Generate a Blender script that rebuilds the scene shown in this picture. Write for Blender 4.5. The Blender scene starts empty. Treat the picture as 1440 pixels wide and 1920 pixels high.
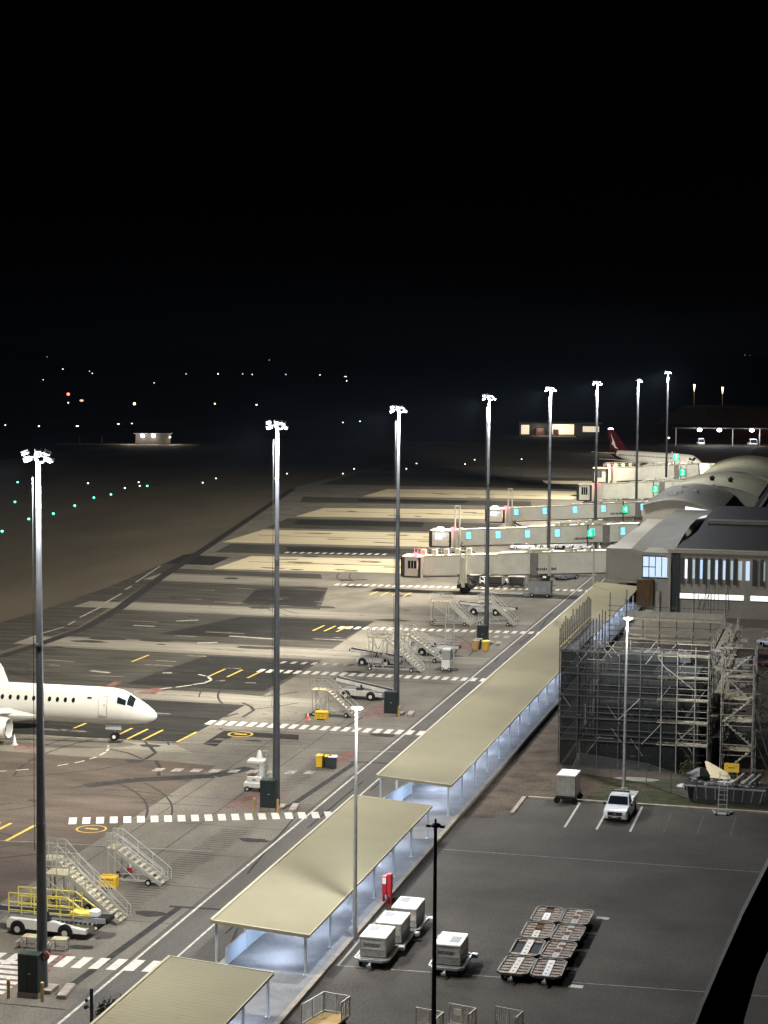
import bpy, math, random
from mathutils import Vector, Matrix
random.seed(7)
D = bpy.data; SC = bpy.context.scene; COL = SC.collection
R = math.radians; PI = math.pi

# ------------------------------------------------------------------ camera
F_PX, PITCH, ROLL, YAW, CAM_H = 3600.0, 0.0871538, 0.0074262, 0.2443941, 36.0
FW = Vector((-math.sin(YAW)*math.cos(PITCH), math.cos(YAW)*math.cos(PITCH), -math.sin(PITCH)))
_rt = Vector((math.cos(YAW), math.sin(YAW), 0)); _up = _rt.cross(FW)
RT = _rt*math.cos(ROLL)+_up*math.sin(ROLL); UP = _up*math.cos(ROLL)-_rt*math.sin(ROLL)
CAM = Vector((0, 0, CAM_H))
cd = D.cameras.new('camera'); cam = D.objects.new('camera', cd); COL.objects.link(cam)
cd.sensor_fit = 'VERTICAL'; cd.sensor_height = 24; cd.sensor_width = 24; cd.lens = 24*F_PX/1920
cd.clip_start = 0.2; cd.clip_end = 12000
m3 = Matrix((RT, UP, -FW)).transposed(); cam.matrix_world = Matrix.Translation(CAM) @ m3.to_4x4()
SC.camera = cam
def G(x, y, z=0.0):
    """surveyed point: where the sight line of a photo pixel meets height z"""
    d = FW+RT*((x-720)/F_PX)-UP*((y-960)/F_PX)
    t = (z-CAM_H)/d.z
    return (d.x*t, d.y*t)

# ------------------------------------------------------------------ world, exposure
w = D.worlds.new('World'); SC.world = w; w.use_nodes = True
nt = w.node_tree; bg = nt.nodes['Background']
sky = nt.nodes.new('ShaderNodeTexSky'); sky.sky_type = 'NISHITA'; sky.sun_disc = False
sky.sun_elevation = R(-8); sky.sun_rotation = R(20); sky.air_density = 0.6; sky.dust_density = 0.3
hs = nt.nodes.new('ShaderNodeHueSaturation'); hs.inputs['Saturation'].default_value = 0.25
nt.links.new(sky.outputs[0], hs.inputs['Color']); nt.links.new(hs.outputs[0], bg.inputs[0])
bg.inputs[1].default_value = 0.02
SC.view_settings.view_transform = 'Standard'; SC.view_settings.look = 'None'
SC.view_settings.exposure = 0.0; SC.view_settings.gamma = 1
SC.cycles.use_denoising = True; SC.cycles.max_bounces = 5; SC.cycles.transparent_max_bounces = 12
SC.cycles.sample_clamp_indirect = 4

K_MAST = 1.0    # power of the apron floodlights
WARM = (1.0, 0.925, 0.77); COOL = (0.80, 0.87, 1.0)

# ------------------------------------------------------------------ materials
M = {}
def mat(name, col, rough=0.6, metal=0.0, var=0.0, scale=2.0, emit=0.0, ecol=None, alpha=1.0, bump=0.0, trans=0.0, stretch=None, var2=0.0, scale2=40.0):
    m = D.materials.new(name); m.use_nodes = True; n = m.node_tree; b = n.nodes['Principled BSDF']
    b.inputs['Base Color'].default_value = (*col, 1); b.inputs['Roughness'].default_value = rough
    b.inputs['Metallic'].default_value = metal
    if rough >= .68: b.inputs['Specular IOR Level'].default_value = .12
    if trans: b.inputs['Transmission Weight'].default_value = trans
    if emit:
        b.inputs['Emission Color'].default_value = (*(ecol or col), 1); b.inputs['Emission Strength'].default_value = emit
    if alpha < 1: b.inputs['Alpha'].default_value = alpha
    if var or bump or var2:
        geo = n.nodes.new('ShaderNodeNewGeometry'); mp = n.nodes.new('ShaderNodeMapping')
        n.links.new(geo.outputs['Position'], mp.inputs['Vector'])
        mp.inputs['Scale'].default_value = stretch or (1, 1, 1)
        no = n.nodes.new('ShaderNodeTexNoise'); no.inputs['Scale'].default_value = scale; no.inputs['Detail'].default_value = 8
        no.inputs['Roughness'].default_value = 0.62
        n.links.new(mp.outputs[0], no.inputs['Vector'])
        mr = n.nodes.new('ShaderNodeMapRange'); mr.inputs['From Min'].default_value = 0.3; mr.inputs['From Max'].default_value = 0.7
        mr.inputs['To Min'].default_value = 1-var; mr.inputs['To Max'].default_value = 1+var
        n.links.new(no.outputs['Fac'], mr.inputs['Value'])
        out = mr.outputs[0]
        if var2:
            n2 = n.nodes.new('ShaderNodeTexNoise'); n2.inputs['Scale'].default_value = scale2; n2.inputs['Detail'].default_value = 3
            n.links.new(geo.outputs['Position'], n2.inputs['Vector'])
            r2 = n.nodes.new('ShaderNodeMapRange'); r2.inputs['From Min'].default_value = 0.3; r2.inputs['From Max'].default_value = 0.7
            r2.inputs['To Min'].default_value = 1-var2; r2.inputs['To Max'].default_value = 1+var2
            n.links.new(n2.outputs['Fac'], r2.inputs['Value'])
            mu = n.nodes.new('ShaderNodeMath'); mu.operation = 'MULTIPLY'
            n.links.new(out, mu.inputs[0]); n.links.new(r2.outputs[0], mu.inputs[1]); out = mu.outputs[0]
        vm = n.nodes.new('ShaderNodeVectorMath'); vm.operation = 'SCALE'; vm.inputs[0].default_value = col
        n.links.new(out, vm.inputs['Scale']); n.links.new(vm.outputs[0], b.inputs['Base Color'])
        if bump:
            bp = n.nodes.new('ShaderNodeBump'); bp.inputs['Strength'].default_value = bump; bp.inputs['Distance'].default_value = 0.05
            n.links.new(no.outputs['Fac'], bp.inputs['Height']); n.links.new(bp.outputs[0], b.inputs['Normal'])
    M[name] = m; return m

mat('field', (.028, .026, .019), .95, var=.5, scale=.05, var2=.2, scale2=3)
mat('taxiway', (.100, .085, .063), .9, var=.22, scale=.05, stretch=(1, .4, 1), var2=.18, scale2=5)
mat('apron_grey', (.140, .128, .108), .85, var=.25, scale=.22, stretch=(1, .6, 1), var2=.2, scale2=6)
mat('apron_mid', (.052, .049, .042), .85, var=.55, scale=.9, stretch=(.12, 1, 1), var2=.2, scale2=6)
mat('asphalt_dark', (.022, .0215, .020), .8, var=.55, scale=1.0, stretch=(.12, 1, 1), var2=.25, scale2=6)
mat('asphalt_brown', (.080, .065, .055), .85, var=.35, scale=.35, stretch=(.35, 1, 1), var2=.22, scale2=6)
mat('concrete_cream', (.48, .42, .29), .85, var=.22, scale=1.2, stretch=(.08, 1, 1), var2=.1, scale2=6)
mat('concrete_strip', (.19, .178, .15), .85, var=.25, scale=.9, stretch=(.1, 1, 1), var2=.15, scale2=6)
mat('road', (.092, .086, .078), .85, var=.2, scale=.3, stretch=(1, .3, 1), var2=.22, scale2=7)
mat('carpark', (.080, .071, .060), .85, var=.32, scale=.12, var2=.28, scale2=7)
mat('slab', (.23, .23, .23), .8, var=.25, scale=.8, var2=.12, scale2=8)
mat('kerb', (.36, .31, .25), .85, var=.3, scale=2)
mat('soil', (.085, .066, .046), .95, var=.5, scale=.35, var2=.35, scale2=5, bump=.5)
mat('grass', (.055, .056, .030), .95, var=.5, scale=.8, var2=.4, scale2=9, bump=.6)
mat('pale_ground', (.22, .19, .14), .9, var=.2, scale=.3, var2=.2, scale2=6)
mat('paint_white', (.54, .52, .47), .7, var=.22, scale=2.2, var2=.15, scale2=9)
mat('paint_lane', (.46, .44, .38), .75, var=.35, scale=1.8, var2=.2, scale2=9)
mat('paint_faded', (.115, .105, .09), .8, var=.5, scale=1.8)
mat('paint_worn', (.28, .265, .24), .75, var=.5, scale=1.8, var2=.2, scale2=9)
mat('oil_stain', (.040, .037, .033), .9, var=.4, scale=3)
mat('worn_patch', (.14, .125, .105), .85, var=.5, scale=1.2, var2=.3, scale2=5)
mat('paint_yellow', (.48, .35, .08), .7, var=.3, scale=2)
mat('paint_red', (.16, .085, .075), .85, var=.45, scale=1.2, var2=.3, scale2=7)
mat('rubber_shadow_mark', (.030, .029, .028), .8, var=.5, scale=1.2)
mat('steel_grey', (.36, .38, .40), .55, .3, var=.25, scale=.7)
mat('mast_steel', (.12, .125, .13), .5, .2, var=.25, scale=.7)
mat('steel_dark', (.035, .037, .038), .6, .3)
mat('dolly_rim', (.15, .13, .105), .5, .5, var=.6, scale=5)
mat('galv', (.46, .46, .44), .45, .5, var=.2, scale=3)
mat('cream_paint', (.52, .50, .40), .55, var=.08, scale=1)
mat('cream_bridge', (.66, .63, .52), .6, var=.1, scale=.7)
mat('trim_cream', (.40, .36, .23), .5)
mat('white_paint', (.78, .77, .73), .35, var=.04, scale=1)
mat('white_post', (.72, .76, .80), .5)
mat('plane_white', (.70, .69, .64), .28, var=.03, scale=.5)
mat('plane_grey', (.42, .43, .42), .4)
mat('black', (.012, .013, .014), .5)
mat('glass_dark', (.012, .016, .022), .12)
mat('rubber', (.015, .015, .015), .8)
mat('cab_green', (.012, .026, .024), .55)
mat('yellow', (.80, .50, .04), .5, var=.08, scale=3)
mat('yellow_rail', (.75, .62, .10), .5)
mat('bollard', (.60, .40, .14), .6, var=.2, scale=3)
mat('orange', (.75, .17, .06), .5)
mat('red', (.48, .02, .03), .4)
mat('red_tail', (.065, .006, .010), .4)
mat('alu', (.44, .43, .39), .5, .3, var=.12, scale=3)
mat('grey_box', (.30, .31, .30), .6)
mat('bin_dark', (.035, .04, .042), .6)
mat('tan', (.62, .42, .17), .75, var=.15, scale=2)
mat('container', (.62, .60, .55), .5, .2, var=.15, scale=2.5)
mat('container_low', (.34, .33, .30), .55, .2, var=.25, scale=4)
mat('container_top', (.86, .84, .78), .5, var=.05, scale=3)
mat('patch_grey', (.30, .30, .29), .6)
mat('ink', (.02, .02, .022), .6)
mat('dolly', (.33, .31, .28), .5, .5, var=.4, scale=3)
mat('dolly_rib', (.22, .165, .115), .6, .3, var=.6, scale=3.5, var2=.4, scale2=14)
mat('dolly_under', (.03, .03, .03), .7, .2)
mat('rust', (.14, .06, .03), .8, var=.4, scale=5)
mat('pale_strip', (.62, .56, .47), .6, var=.15, scale=4)
mat('wood_brown', (.10, .06, .03), .7, var=.4, scale=3, stretch=(1, 1, .2))
mat('roof_dark', (.011, .0105, .009), .7, var=.4, scale=.3, var2=.3, scale2=3)
mat('roof_grey', (.135, .130, .102), .7, var=.15, scale=.3, var2=.12, scale2=3)
mat('roof_pale', (.31, .29, .20), .75, var=.12, scale=.3)
mat('wall_beige', (.34, .31, .25), .75, var=.08, scale=.5, var2=.06, scale2=4)
mat('wall_grey', (.30, .285, .24), .75, var=.08, scale=.5)
mat('fin', (.12, .12, .115), .7)
mat('timber', (.45, .30, .16), .8, var=.3, scale=4)
mat('sheet_cream', (.75, .64, .40), .7)
mat('pipe_grey', (.34, .31, .27), .6, var=.3, scale=3)
mat('rotunda_grey', (.20, .19, .165), .6, var=.2, scale=2)
mat('scaf', (.36, .34, .29), .5, .5, var=.35, scale=1.5)
mat('scaf_dark', (.085, .08, .072), .6, .4)  # darker copy of scaf, shading the tubes away from the bright right side
mat('plank', (.50, .44, .31), .8, var=.3, scale=2)
mat('net', (.018, .020, .019), .9, alpha=.66)
mat('mesh_fence', (.26, .26, .24), .7, alpha=.16)
mat('perspex', (.5, .52, .50), .3, alpha=.10)
mat('screen', (.62, .74, .86), .35, alpha=.85)
mat('car_white', (.80, .80, .80), .25)
mat('car_red', (.09, .012, .012), .25)
mat('car_silver', (.35, .37, .42), .3, .4)
mat('lamp_white', (1, 1, 1), emit=9, ecol=(1, .97, 1))
mat('lamp_pink', (1, .95, .95), emit=6, ecol=(1, .88, .90))
mat('lamp_dim', (.8, .8, .6), emit=1.2, ecol=(1, 1, .75))
mat('tube', (1, 1, 1), emit=12, ecol=(.72, .82, 1))
mat('lamp_orange', (1, .5, .1), emit=9, ecol=(1, .55, .2))
mat('glow_red', (1, .1, .1), emit=7, ecol=(1, .06, .1))
mat('glow_redfar', (1, .1, .1), emit=6, ecol=(1, .12, .08))
mat('glow_green', (.02, .2, .1), emit=1.0, ecol=(.0, .62, .26))
mat('glow_greenwhite', (.6, 1, .8), emit=1.6, ecol=(.5, 1, .85))
mat('glow_taxi', (.2, 1, .7), emit=5, ecol=(.12, .85, .60))
mat('glow_taxiw', (1, 1, .9), emit=3.5, ecol=(1, .95, .8))
mat('glow_far', (1, 1, 1), emit=4.5, ecol=(.85, .92, 1))
mat('glow_warm', (1, .8, .5), emit=5, ecol=(1, .78, .50))
mat('win_cyan', (.3, .8, 1), .3, emit=.85, ecol=(.28, .80, 1))
mat('win_blue', (.6, .75, .9), .3, emit=.75, ecol=(.55, .72, .95))
mat('win_white', (.9, .95, 1), .3, emit=1.05, ecol=(.86, .92, 1))
mat('win_strip', (1, 1, .95), .3, emit=1.1, ecol=(1, .98, .90))
mat('win_pale', (.5, .6, .6), .3, emit=.35, ecol=(.7, .85, .9))
mat('win_warmbay', (1, .9, .7), .4, emit=.6, ecol=(1, .80, .58))
mat('hut_wall', (.13, .11, .085), .8)
def roof_mat(name, col, pitch):
    m = mat(name, col, .85, var=.06, scale=.25); n = m.node_tree; b = n.nodes['Principled BSDF']
    geo = n.nodes.new('ShaderNodeNewGeometry'); wv = n.nodes.new('ShaderNodeTexWave')
    wv.bands_direction = 'Y'; wv.inputs['Scale'].default_value = 1/pitch*0.314; n.links.new(geo.outputs['Position'], wv.inputs['Vector'])
    bp = n.nodes.new('ShaderNodeBump'); bp.inputs['Strength'].default_value = .22; bp.inputs['Distance'].default_value = .03
    n.links.new(wv.outputs['Fac'], bp.inputs['Height']); n.links.new(bp.outputs[0], b.inputs['Normal'])
roof_mat('canopy_roof', (.255, .232, .152), .30)

# ------------------------------------------------------------------ mesh builder
class MB:
    def __init__(s): s.v = []; s.f = []; s.fm = []; s.mats = []; s.cur = 0; s.T = Matrix.Identity(4)
    def use(s, name):
        if name not in s.mats: s.mats.append(name)
        s.cur = s.mats.index(name); return s
    def add(s, vs, fs):
        o = len(s.v); s.v += [tuple(s.T @ Vector(p)) for p in vs]
        s.f += [tuple(o+i for i in f) for f in fs]; s.fm += [s.cur]*len(fs)
    def box(s, x0, x1, y0, y1, z0, z1):
        vs = [(x, y, z) for z in (z0, z1) for y in (y0, y1) for x in (x0, x1)]
        s.add(vs, [(0, 2, 3, 1), (4, 5, 7, 6), (0, 1, 5, 4), (2, 6, 7, 3), (0, 4, 6, 2), (1, 3, 7, 5)]); return s
    def cbox(s, c, d): return s.box(c[0]-d[0]/2, c[0]+d[0]/2, c[1]-d[1]/2, c[1]+d[1]/2, c[2]-d[2]/2, c[2]+d[2]/2)
    def bbox(s, x0, x1, y0, y1, z0, z1, b):
        """box with chamfered top and vertical edges"""
        def ring(z, i):
            return [(x0+i+b, y0+i, z), (x1-i-b, y0+i, z), (x1-i, y0+i+b, z), (x1-i, y1-i-b, z), (x1-i-b, y1-i, z), (x0+i+b, y1-i, z), (x0+i, y1-i-b, z), (x0+i, y0+i+b, z)]
        return s.loft([ring(z0, 0), ring(z1-b, 0), ring(z1, b*.8)])
    def beam(s, p, q, w=.06, h=None):
        h = h or w; p = Vector(p); q = Vector(q); d = (q-p).normalized()
        u = d.cross(Vector((0, 0, 1)))
        if u.length < 1e-3: u = Vector((1, 0, 0))
        u.normalize(); v = u.cross(d)
        vs = [tuple(c+u*a*w/2+v*b*h/2) for c in (p, q) for a, b in ((-1, -1), (1, -1), (1, 1), (-1, 1))]
        s.add(vs, [(0, 3, 2, 1), (4, 5, 6, 7), (0, 1, 5, 4), (1, 2, 6, 5), (2, 3, 7, 6), (3, 0, 4, 7)]); return s
    def tube(s, p, q, r0, r1=None, n=8):
        r1 = r0 if r1 is None else r1; p = Vector(p); q = Vector(q); d = (q-p).normalized()
        u = d.cross(Vector((0, 0, 1)))
        if u.length < 1e-3: u = Vector((1, 0, 0))
        u.normalize(); v = u.cross(d)
        A = [tuple(p+(u*math.cos(2*PI*i/n)+v*math.sin(2*PI*i/n))*r0) for i in range(n)]
        B = [tuple(q+(u*math.cos(2*PI*i/n)+v*math.sin(2*PI*i/n))*r1) for i in range(n)]
        s.add(A+B, [(i, (i+1) % n, n+(i+1) % n, n+i) for i in range(n)]+[tuple(range(n-1, -1, -1)), tuple(range(n, 2*n))]); return s
    def loft(s, rings, caps=True):
        n = len(rings[0]); vs = [p for r in rings for p in r]; fs = []
        for k in range(len(rings)-1):
            for i in range(n):
                fs.append((k*n+i, k*n+(i+1) % n, (k+1)*n+(i+1) % n, (k+1)*n+i))
        if caps: fs += [tuple(range(n-1, -1, -1)), tuple((len(rings)-1)*n+i for i in range(n))]
        s.add(vs, fs); return s
    def prism(s, pts, z0, z1):
        return s.loft([[(x, y, z0) for x, y in pts], [(x, y, z1) for x, y in pts]])
    def sheet(s, pts, z): s.add([(x, y, z) for x, y in pts], [tuple(range(len(pts)))]); return s
    def quad(s, *p): s.add(list(p), [tuple(range(len(p)))]); return s
    def ball(s, c, r, n=10, m=6, sz=1.0):
        rings = []
        for k in range(1, m):
            a = PI*k/m
            rings.append([(c[0]+r*math.sin(a)*math.cos(2*PI*i/n), c[1]+r*math.sin(a)*math.sin(2*PI*i/n), c[2]-sz*r*math.cos(a)) for i in range(n)])
        return s.loft(rings)
    def at(s, x=0, y=0, z=0, rz=0, rx=0, ry=0):
        s.T = Matrix.Translation((x, y, z)) @ Matrix.Rotation(rz, 4, 'Z') @ Matrix.Rotation(ry, 4, 'Y') @ Matrix.Rotation(rx, 4, 'X'); return s
    def build(s, name, m=None, parent=None, smooth=False, label=None, loc=None):
        me = D.meshes.new(name); me.from_pydata(s.v, [], s.f)
        mats = s.mats if s.mats else [m]
        for x in mats: me.materials.append(M[x])
        if s.mats: me.polygons.foreach_set('material_index', s.fm)
        if smooth:
            me.polygons.foreach_set('use_smooth', [True]*len(me.polygons))
            try: me.set_sharp_from_angle(angle=R(38))
            except Exception: pass
        me.update(); o = D.objects.new(name, me); COL.objects.link(o)
        if parent: o.parent = parent
        if loc: o.location = loc
        if label: o['label'] = label
        return o
def tag(o, label, cat, group=None):
    o['label'] = label; o['category'] = cat
    if group: o['group'] = group
    return o
def thing(name, label, cat, loc=(0, 0, 0), rz=0, group=None):
    o = D.objects.new(name, None); COL.objects.link(o); o.location = loc if len(loc) == 3 else (*loc, 0)
    o.rotation_euler = (0, 0, rz); o.empty_display_size = .3
    return tag(o, label, cat, group)
def struct(name, mb, m, kind='structure'):
    o = mb.build(name, m); o['kind'] = kind; return o
def dup(root, loc, rz=None, label=None):
    r = root.copy(); COL.objects.link(r); r.location = loc if len(loc) == 3 else (*loc, root.location.z)
    if rz is not None: r.rotation_euler = (0, 0, rz)
    if label: r['label'] = label
    def rec(a, b):
        for ch in list(a.children):
            c = ch.copy(); COL.objects.link(c); c.parent = b; rec(ch, c)
    rec(root, r); return r
def light(kind, name, loc, energy, col=(1, 1, 1), parent=None, **k):
    l = D.lights.new(name, kind); l.energy = energy; l.color = col
    for a, b in k.items():
        if a != 'rot': setattr(l, a, b)
    o = D.objects.new(name, l); COL.objects.link(o); o.location = loc
    if 'rot' in k: o.rotation_euler = k['rot']
    if parent: o.parent = parent
    return o
def text(s, size, m, parent, loc, rot, name='lettering', depth=.004):
    c = D.curves.new(name, 'FONT'); c.body = s; c.size = size; c.extrude = depth; c.align_x = 'CENTER'; c.align_y = 'CENTER'
    t = D.objects.new('tmp', c); COL.objects.link(t)
    dg = bpy.context.evaluated_depsgraph_get(); me = D.meshes.new_from_object(t.evaluated_get(dg)); D.objects.remove(t)
    me.materials.clear(); me.materials.append(M[m]); me.name = name
    o = D.objects.new(name, me); COL.objects.link(o); o.parent = parent; o.location = loc; o.rotation_euler = rot; return o

# ================================================================== GROUND
struct('ground', MB().sheet([(-5000, -300), (3000, -300), (3000, 9000), (-5000, 9000)], 0), 'field')
struct('taxiway', MB().sheet([(-230, 0), (-37, 0), (-37, 700), (-260, 700)], .004), 'taxiway')
struct('apron', MB().sheet([(-95.2, 0), (-37.6, 0), (-37.6, 560), (-140, 560), (-138, 459), (-123.8, 384.7), (-113.4, 327.4), (-103.8, 275), (-94.3, 223), (-95.2, 200)], .008), 'apron_grey')
# weathered asphalt bays of the stands, with pale strips and concrete pads between
mb = MB()
for pts in ([(-107, 205), (-96.8, 205), (-95.6, 223), (-100.2, 250), (-104.6, 275), (-109.2, 300), (-111.4, 312), (-111.6, 308), (-110.6, 295), (-107.4, 262), (-106.7, 237)], [(-107, 150), (-96.4, 150), (-96.4, 203.5), (-107, 204)], [(-95.2, 186), (-59, 186), (-59.2, 209), (-95, 209)], [(-94.3, 217), (-60.3, 217), (-61.2, 241), (-97.5, 241)],
            [(-98.2, 249), (-71, 249), (-76.3, 272), (-103, 272)], [(-106, 282), (-80, 282), (-82, 288), (-107, 288)],
            [(-108, 312.5), (-66, 316.5), (-66, 329), (-110, 327)], [(-113, 358), (-70, 361), (-70, 381), (-115, 379)], [(-124, 418), (-72, 425), (-74, 437), (-128, 434)],
            [(-135, 474), (-60, 480), (-60, 520), (-137, 520)]): mb.sheet(pts, .012)
struct('apron_bays', mb, 'apron_mid')
mb = MB()
for pts in (
            [(-96, 161.2), (-59.2, 161.2), (-59.1, 180.3), (-96, 180.3)],
            [(-75, 188), (-59.6, 188), (-59.7, 208), (-73, 208)], [(-84, 222), (-61, 222), (-61.1, 239.5), (-79, 239.5)],
            [(-83, 251), (-72.2, 251), (-75.5, 268), (-86, 268)], [(-110, 294), (-102, 294), (-103, 306), (-112, 308)],
            [(-96, 317), (-78, 319), (-78, 326), (-99, 325)], [(-110, 366), (-84, 368), (-86, 379), (-112, 377)], [(-112, 424), (-88, 427), (-88, 435), (-114, 432)],
            [(-86, 488), (-68, 492), (-70, 512), (-92, 508)]): mb.sheet(pts, .016)
mb.sheet([G(x, y) for x, y in ((420, 1370), (560, 1378), (560, 1388), (445, 1380), (420, 1388), (405, 1400), (380, 1395))], .016)
mb.sheet([G(x, y) for x, y in ((430, 1238), (480, 1233), (470, 1246), (410, 1252))], .018)
struct('asphalt_patches', mb, 'asphalt_dark')
struct('asphalt_apron_near', MB().sheet([(-130, 60), (-53, 60), (-53, 136), (-53, 145), G(405, 1436), G(300, 1426), G(150, 1419), (-96, 155), (-130, 155)], .012), 'asphalt_brown')
mb = MB()
for pts in ([(-96, 157.6), (-56.5, 157.6), (-59, 160.4), (-96, 160.4)], [(-96, 181.2), (-52, 181.2), (-52, 185.4), (-96, 185.4)], [(-98, 210), (-41, 210.8), (-41, 215.6), (-98, 216)],
            [(-104, 242), (-41, 243), (-41, 247.5), (-104, 248)], [(-106, 273.4), (-75, 274), (-75, 280.5), (-106, 280.5)]): mb.sheet(pts, .014)
struct('concrete_strips', mb, 'concrete_strip')
mb = MB()
for pts in ([(-100.2, 289.6), (-69, 293), (-69, 312.5), (-100.2, 309)], [(-112.3, 329), (-70, 333.5), (-70, 358), (-112.3, 354)],
            [(-114.6, 383), (-70, 391.5), (-70, 415), (-114.6, 405)], [(-114.8, 439), (-66, 447), (-66, 473), (-114.8, 464)],
            [(-80, 496), (-62, 499), (-60, 512), (-83, 507)]): mb.sheet(pts, .020)
struct('concrete_pads', mb, 'concrete_cream')
# dark panels, oil and tyre marks on the cream concrete; below, painted stair shadows too
mb = MB()
random.seed(3)
for (x0, x1, y0, y1) in ((-98, -71, 292, 309), (-110, -74, 332, 354), (-112, -76, 388, 406), (-112, -74, 444, 464)):
    mb.sheet([(x0, (y0+y1)/2), (x1, (y0+y1)/2+1.4), (x1, (y0+y1)/2+2.0), (x0, (y0+y1)/2+.5)], .024)
    for k in range(7):
        cx, cy = random.uniform(x0+3, x1-4), random.uniform(y0+1, y1-2); L = random.uniform(1.5, 4.5); wd = random.uniform(.5, 1.5); sl = random.uniform(-1.2, 1.2)
        mb.sheet([(cx, cy), (cx+L, cy+sl), (cx+L*1.1, cy+sl+wd), (cx+.4, cy+wd)], .024+.0005*k)
def ribbon(mb, pts, wd, z):
    for i in range(len(pts)-1):
        a = Vector(pts[i]); b = Vector(pts[i+1]); d = (b-a).normalized(); n = Vector((-d.y, d.x))*wd/2
        mb.sheet([tuple(a-n), tuple(b-n), tuple(b+n), tuple(a+n)], z)
def px(*pts): return [G(x, y) for x, y in pts]
ribbon(mb, px((0, 1232), (80, 1206), (160, 1178), (225, 1140), (300, 1084), (360, 1045), (400, 1018), (480, 964), (550, 916)), 1.5, .022)
ribbon(mb, px((1006-560, 1408-70), (980-560, 1345)), .4, .022)
for seg in (((280, 1399), (292, 1412), (272, 1424)), ((272, 1424), (240, 1432), (180, 1444), (100, 1452), (0, 1459)), ((292, 1426), (300, 1440), (297, 1455)),
            ((455, 1318), (470, 1325), (476, 1332), (455, 1345)), ((205, 1405), (240, 1412), (268, 1424)), ((560, 1318), (520, 1325), (470, 1331)),
            ((1060-620, 1300), (500, 1306), (560, 1297)), ((130, 1478), (250, 1462), (330, 1459), (450, 1448)), ((0, 1372+190), (30, 1570)), ((0, 1396-20), (60, 1377), (200, 1381)),
            ((0, 1386), (90, 1388), (205, 1392)), ((680, 1345), (640, 1368)), ((720, 1290), (690, 1312)), ((388, 1230), (397, 1243)), ((262, 1300), (330, 1292), (450, 1282))):
    ribbon(mb, px(*seg), random.uniform(.18, .4), .0225)
ribbon(mb, px((160, 1474), (250, 1463), (330, 1459), (400, 1455), (470, 1440)), 1.5, .0215)  # dark smear painted for the hatched shadow of the stairs
for y in range(40):  # stripe rows painting streaky stair shadows, with worn-off ladder markings
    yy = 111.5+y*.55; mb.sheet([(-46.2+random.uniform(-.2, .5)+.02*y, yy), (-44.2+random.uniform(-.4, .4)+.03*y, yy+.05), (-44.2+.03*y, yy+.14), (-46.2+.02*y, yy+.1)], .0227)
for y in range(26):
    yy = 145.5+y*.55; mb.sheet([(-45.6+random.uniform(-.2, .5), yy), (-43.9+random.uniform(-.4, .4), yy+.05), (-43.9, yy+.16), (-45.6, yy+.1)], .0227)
def arc(cx, cy, r, a0, a1, wd, z, n=18): ribbon(mb, [(cx+r*math.cos(a0+(a1-a0)*i/n), cy+r*math.sin(a0+(a1-a0)*i/n)) for i in range(n+1)], wd, z)
for k in range(34):
    cx, cy, r = random.uniform(-92, -44), random.uniform(90, 300), random.uniform(5, 30); a0 = random.uniform(0, 6); 
    arc(cx, cy, r, a0, a0+random.uniform(.3, 1.1), random.uniform(.10, .25), .0229+.00002*k); arc(cx, cy, r+1.9, a0, a0+random.uniform(.3, 1.0), random.uniform(.10, .2), .0235+.00002*k)
for k in range(14):
    x0 = random.uniform(-40, -36); y0 = 70+k*13; ribbon(mb, [(x0, y0), (x0+random.uniform(-1, 1), y0+9), (x0+random.uniform(-2, 1), y0+16)], .16, .0245+.00002*k)
for k in range(9):
    x0 = random.uniform(-26, -8); y0 = random.uniform(95, 140); arc(x0, y0, random.uniform(6, 12), random.uniform(0, 6), random.uniform(0, 6), .12, .0171+.0001*k, 12) if 0 else None
struct('tyre_and_shadow_marks', mb, 'rubber_shadow_mark')
mb = MB()
for k in range(170):
    x, y = random.uniform(-94, -41.5), random.uniform(85, 330)
    if k > 140: continue
    r = random.uniform(.12, .75)*(1.6 if y > 200 else 1); sx = random.uniform(1, 2.6); z = .0286+.00002*k if x < -41 else .0165+.00001*k
    mb.sheet([(x+math.cos(a)*r*sx*random.uniform(.75, 1.2), y+math.sin(a)*r*random.uniform(.75, 1.2)) for a in [i*PI/6 for i in range(12)]], z)
struct('oil_stains', mb, 'oil_stain')
mb = MB()
for k in range(70):
    x, y = random.uniform(-94, -50), random.uniform(150, 300); L_ = random.uniform(1, 6); mb.sheet([(x, y), (x+L_, y+random.uniform(-.2, .2)), (x+L_*.9, y+random.uniform(.3, .8)), (x+.3, y+random.uniform(.3, .8))], .0196+.00001*k)
struct('worn_patches', mb, 'worn_patch')
# slot drain and seams of the stand edge
mb = MB()
for a, b in (((390, 1367), (850, 1388)), ((560, 1270), (860, 1283)), ((250, 1504), (400, 1512)), ((400, 1387), (560, 1391)), ((700, 1190), (1000, 1196)), ((0, 1590), (90, 1577))):
    ribbon(mb, px(a, b), .12, .026)
for y in range(70, 560, 8): ribbon(mb, [(-53 if y < 150 else -59, y+random.uniform(-.1, .1)), (-41, y)], .07, .0262)
for x in (-47.5, -51.5): ribbon(mb, [(x, 60), (x, 560)], .07, .0264)
ribbon(mb, [(-42.3, 96), (-41.6, 113.5)], .5, .027); ribbon(mb, [(-42.6, 141), (-41.7, 158)], .55, .027); ribbon(mb, [(-42.3, 113.5), (-29.5, 114.2)], .35, .0272); ribbon(mb, [(-42.3, 158), (-35.5, 158.4)], .35, .0272)
struct('ground_seams', mb, 'rubber_shadow_mark')
struct('service_road', MB().sheet([(-40.9, 40), (-35.5, 40), (-35.5, 330), (-40.9, 420)], .012), 'road')
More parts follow.
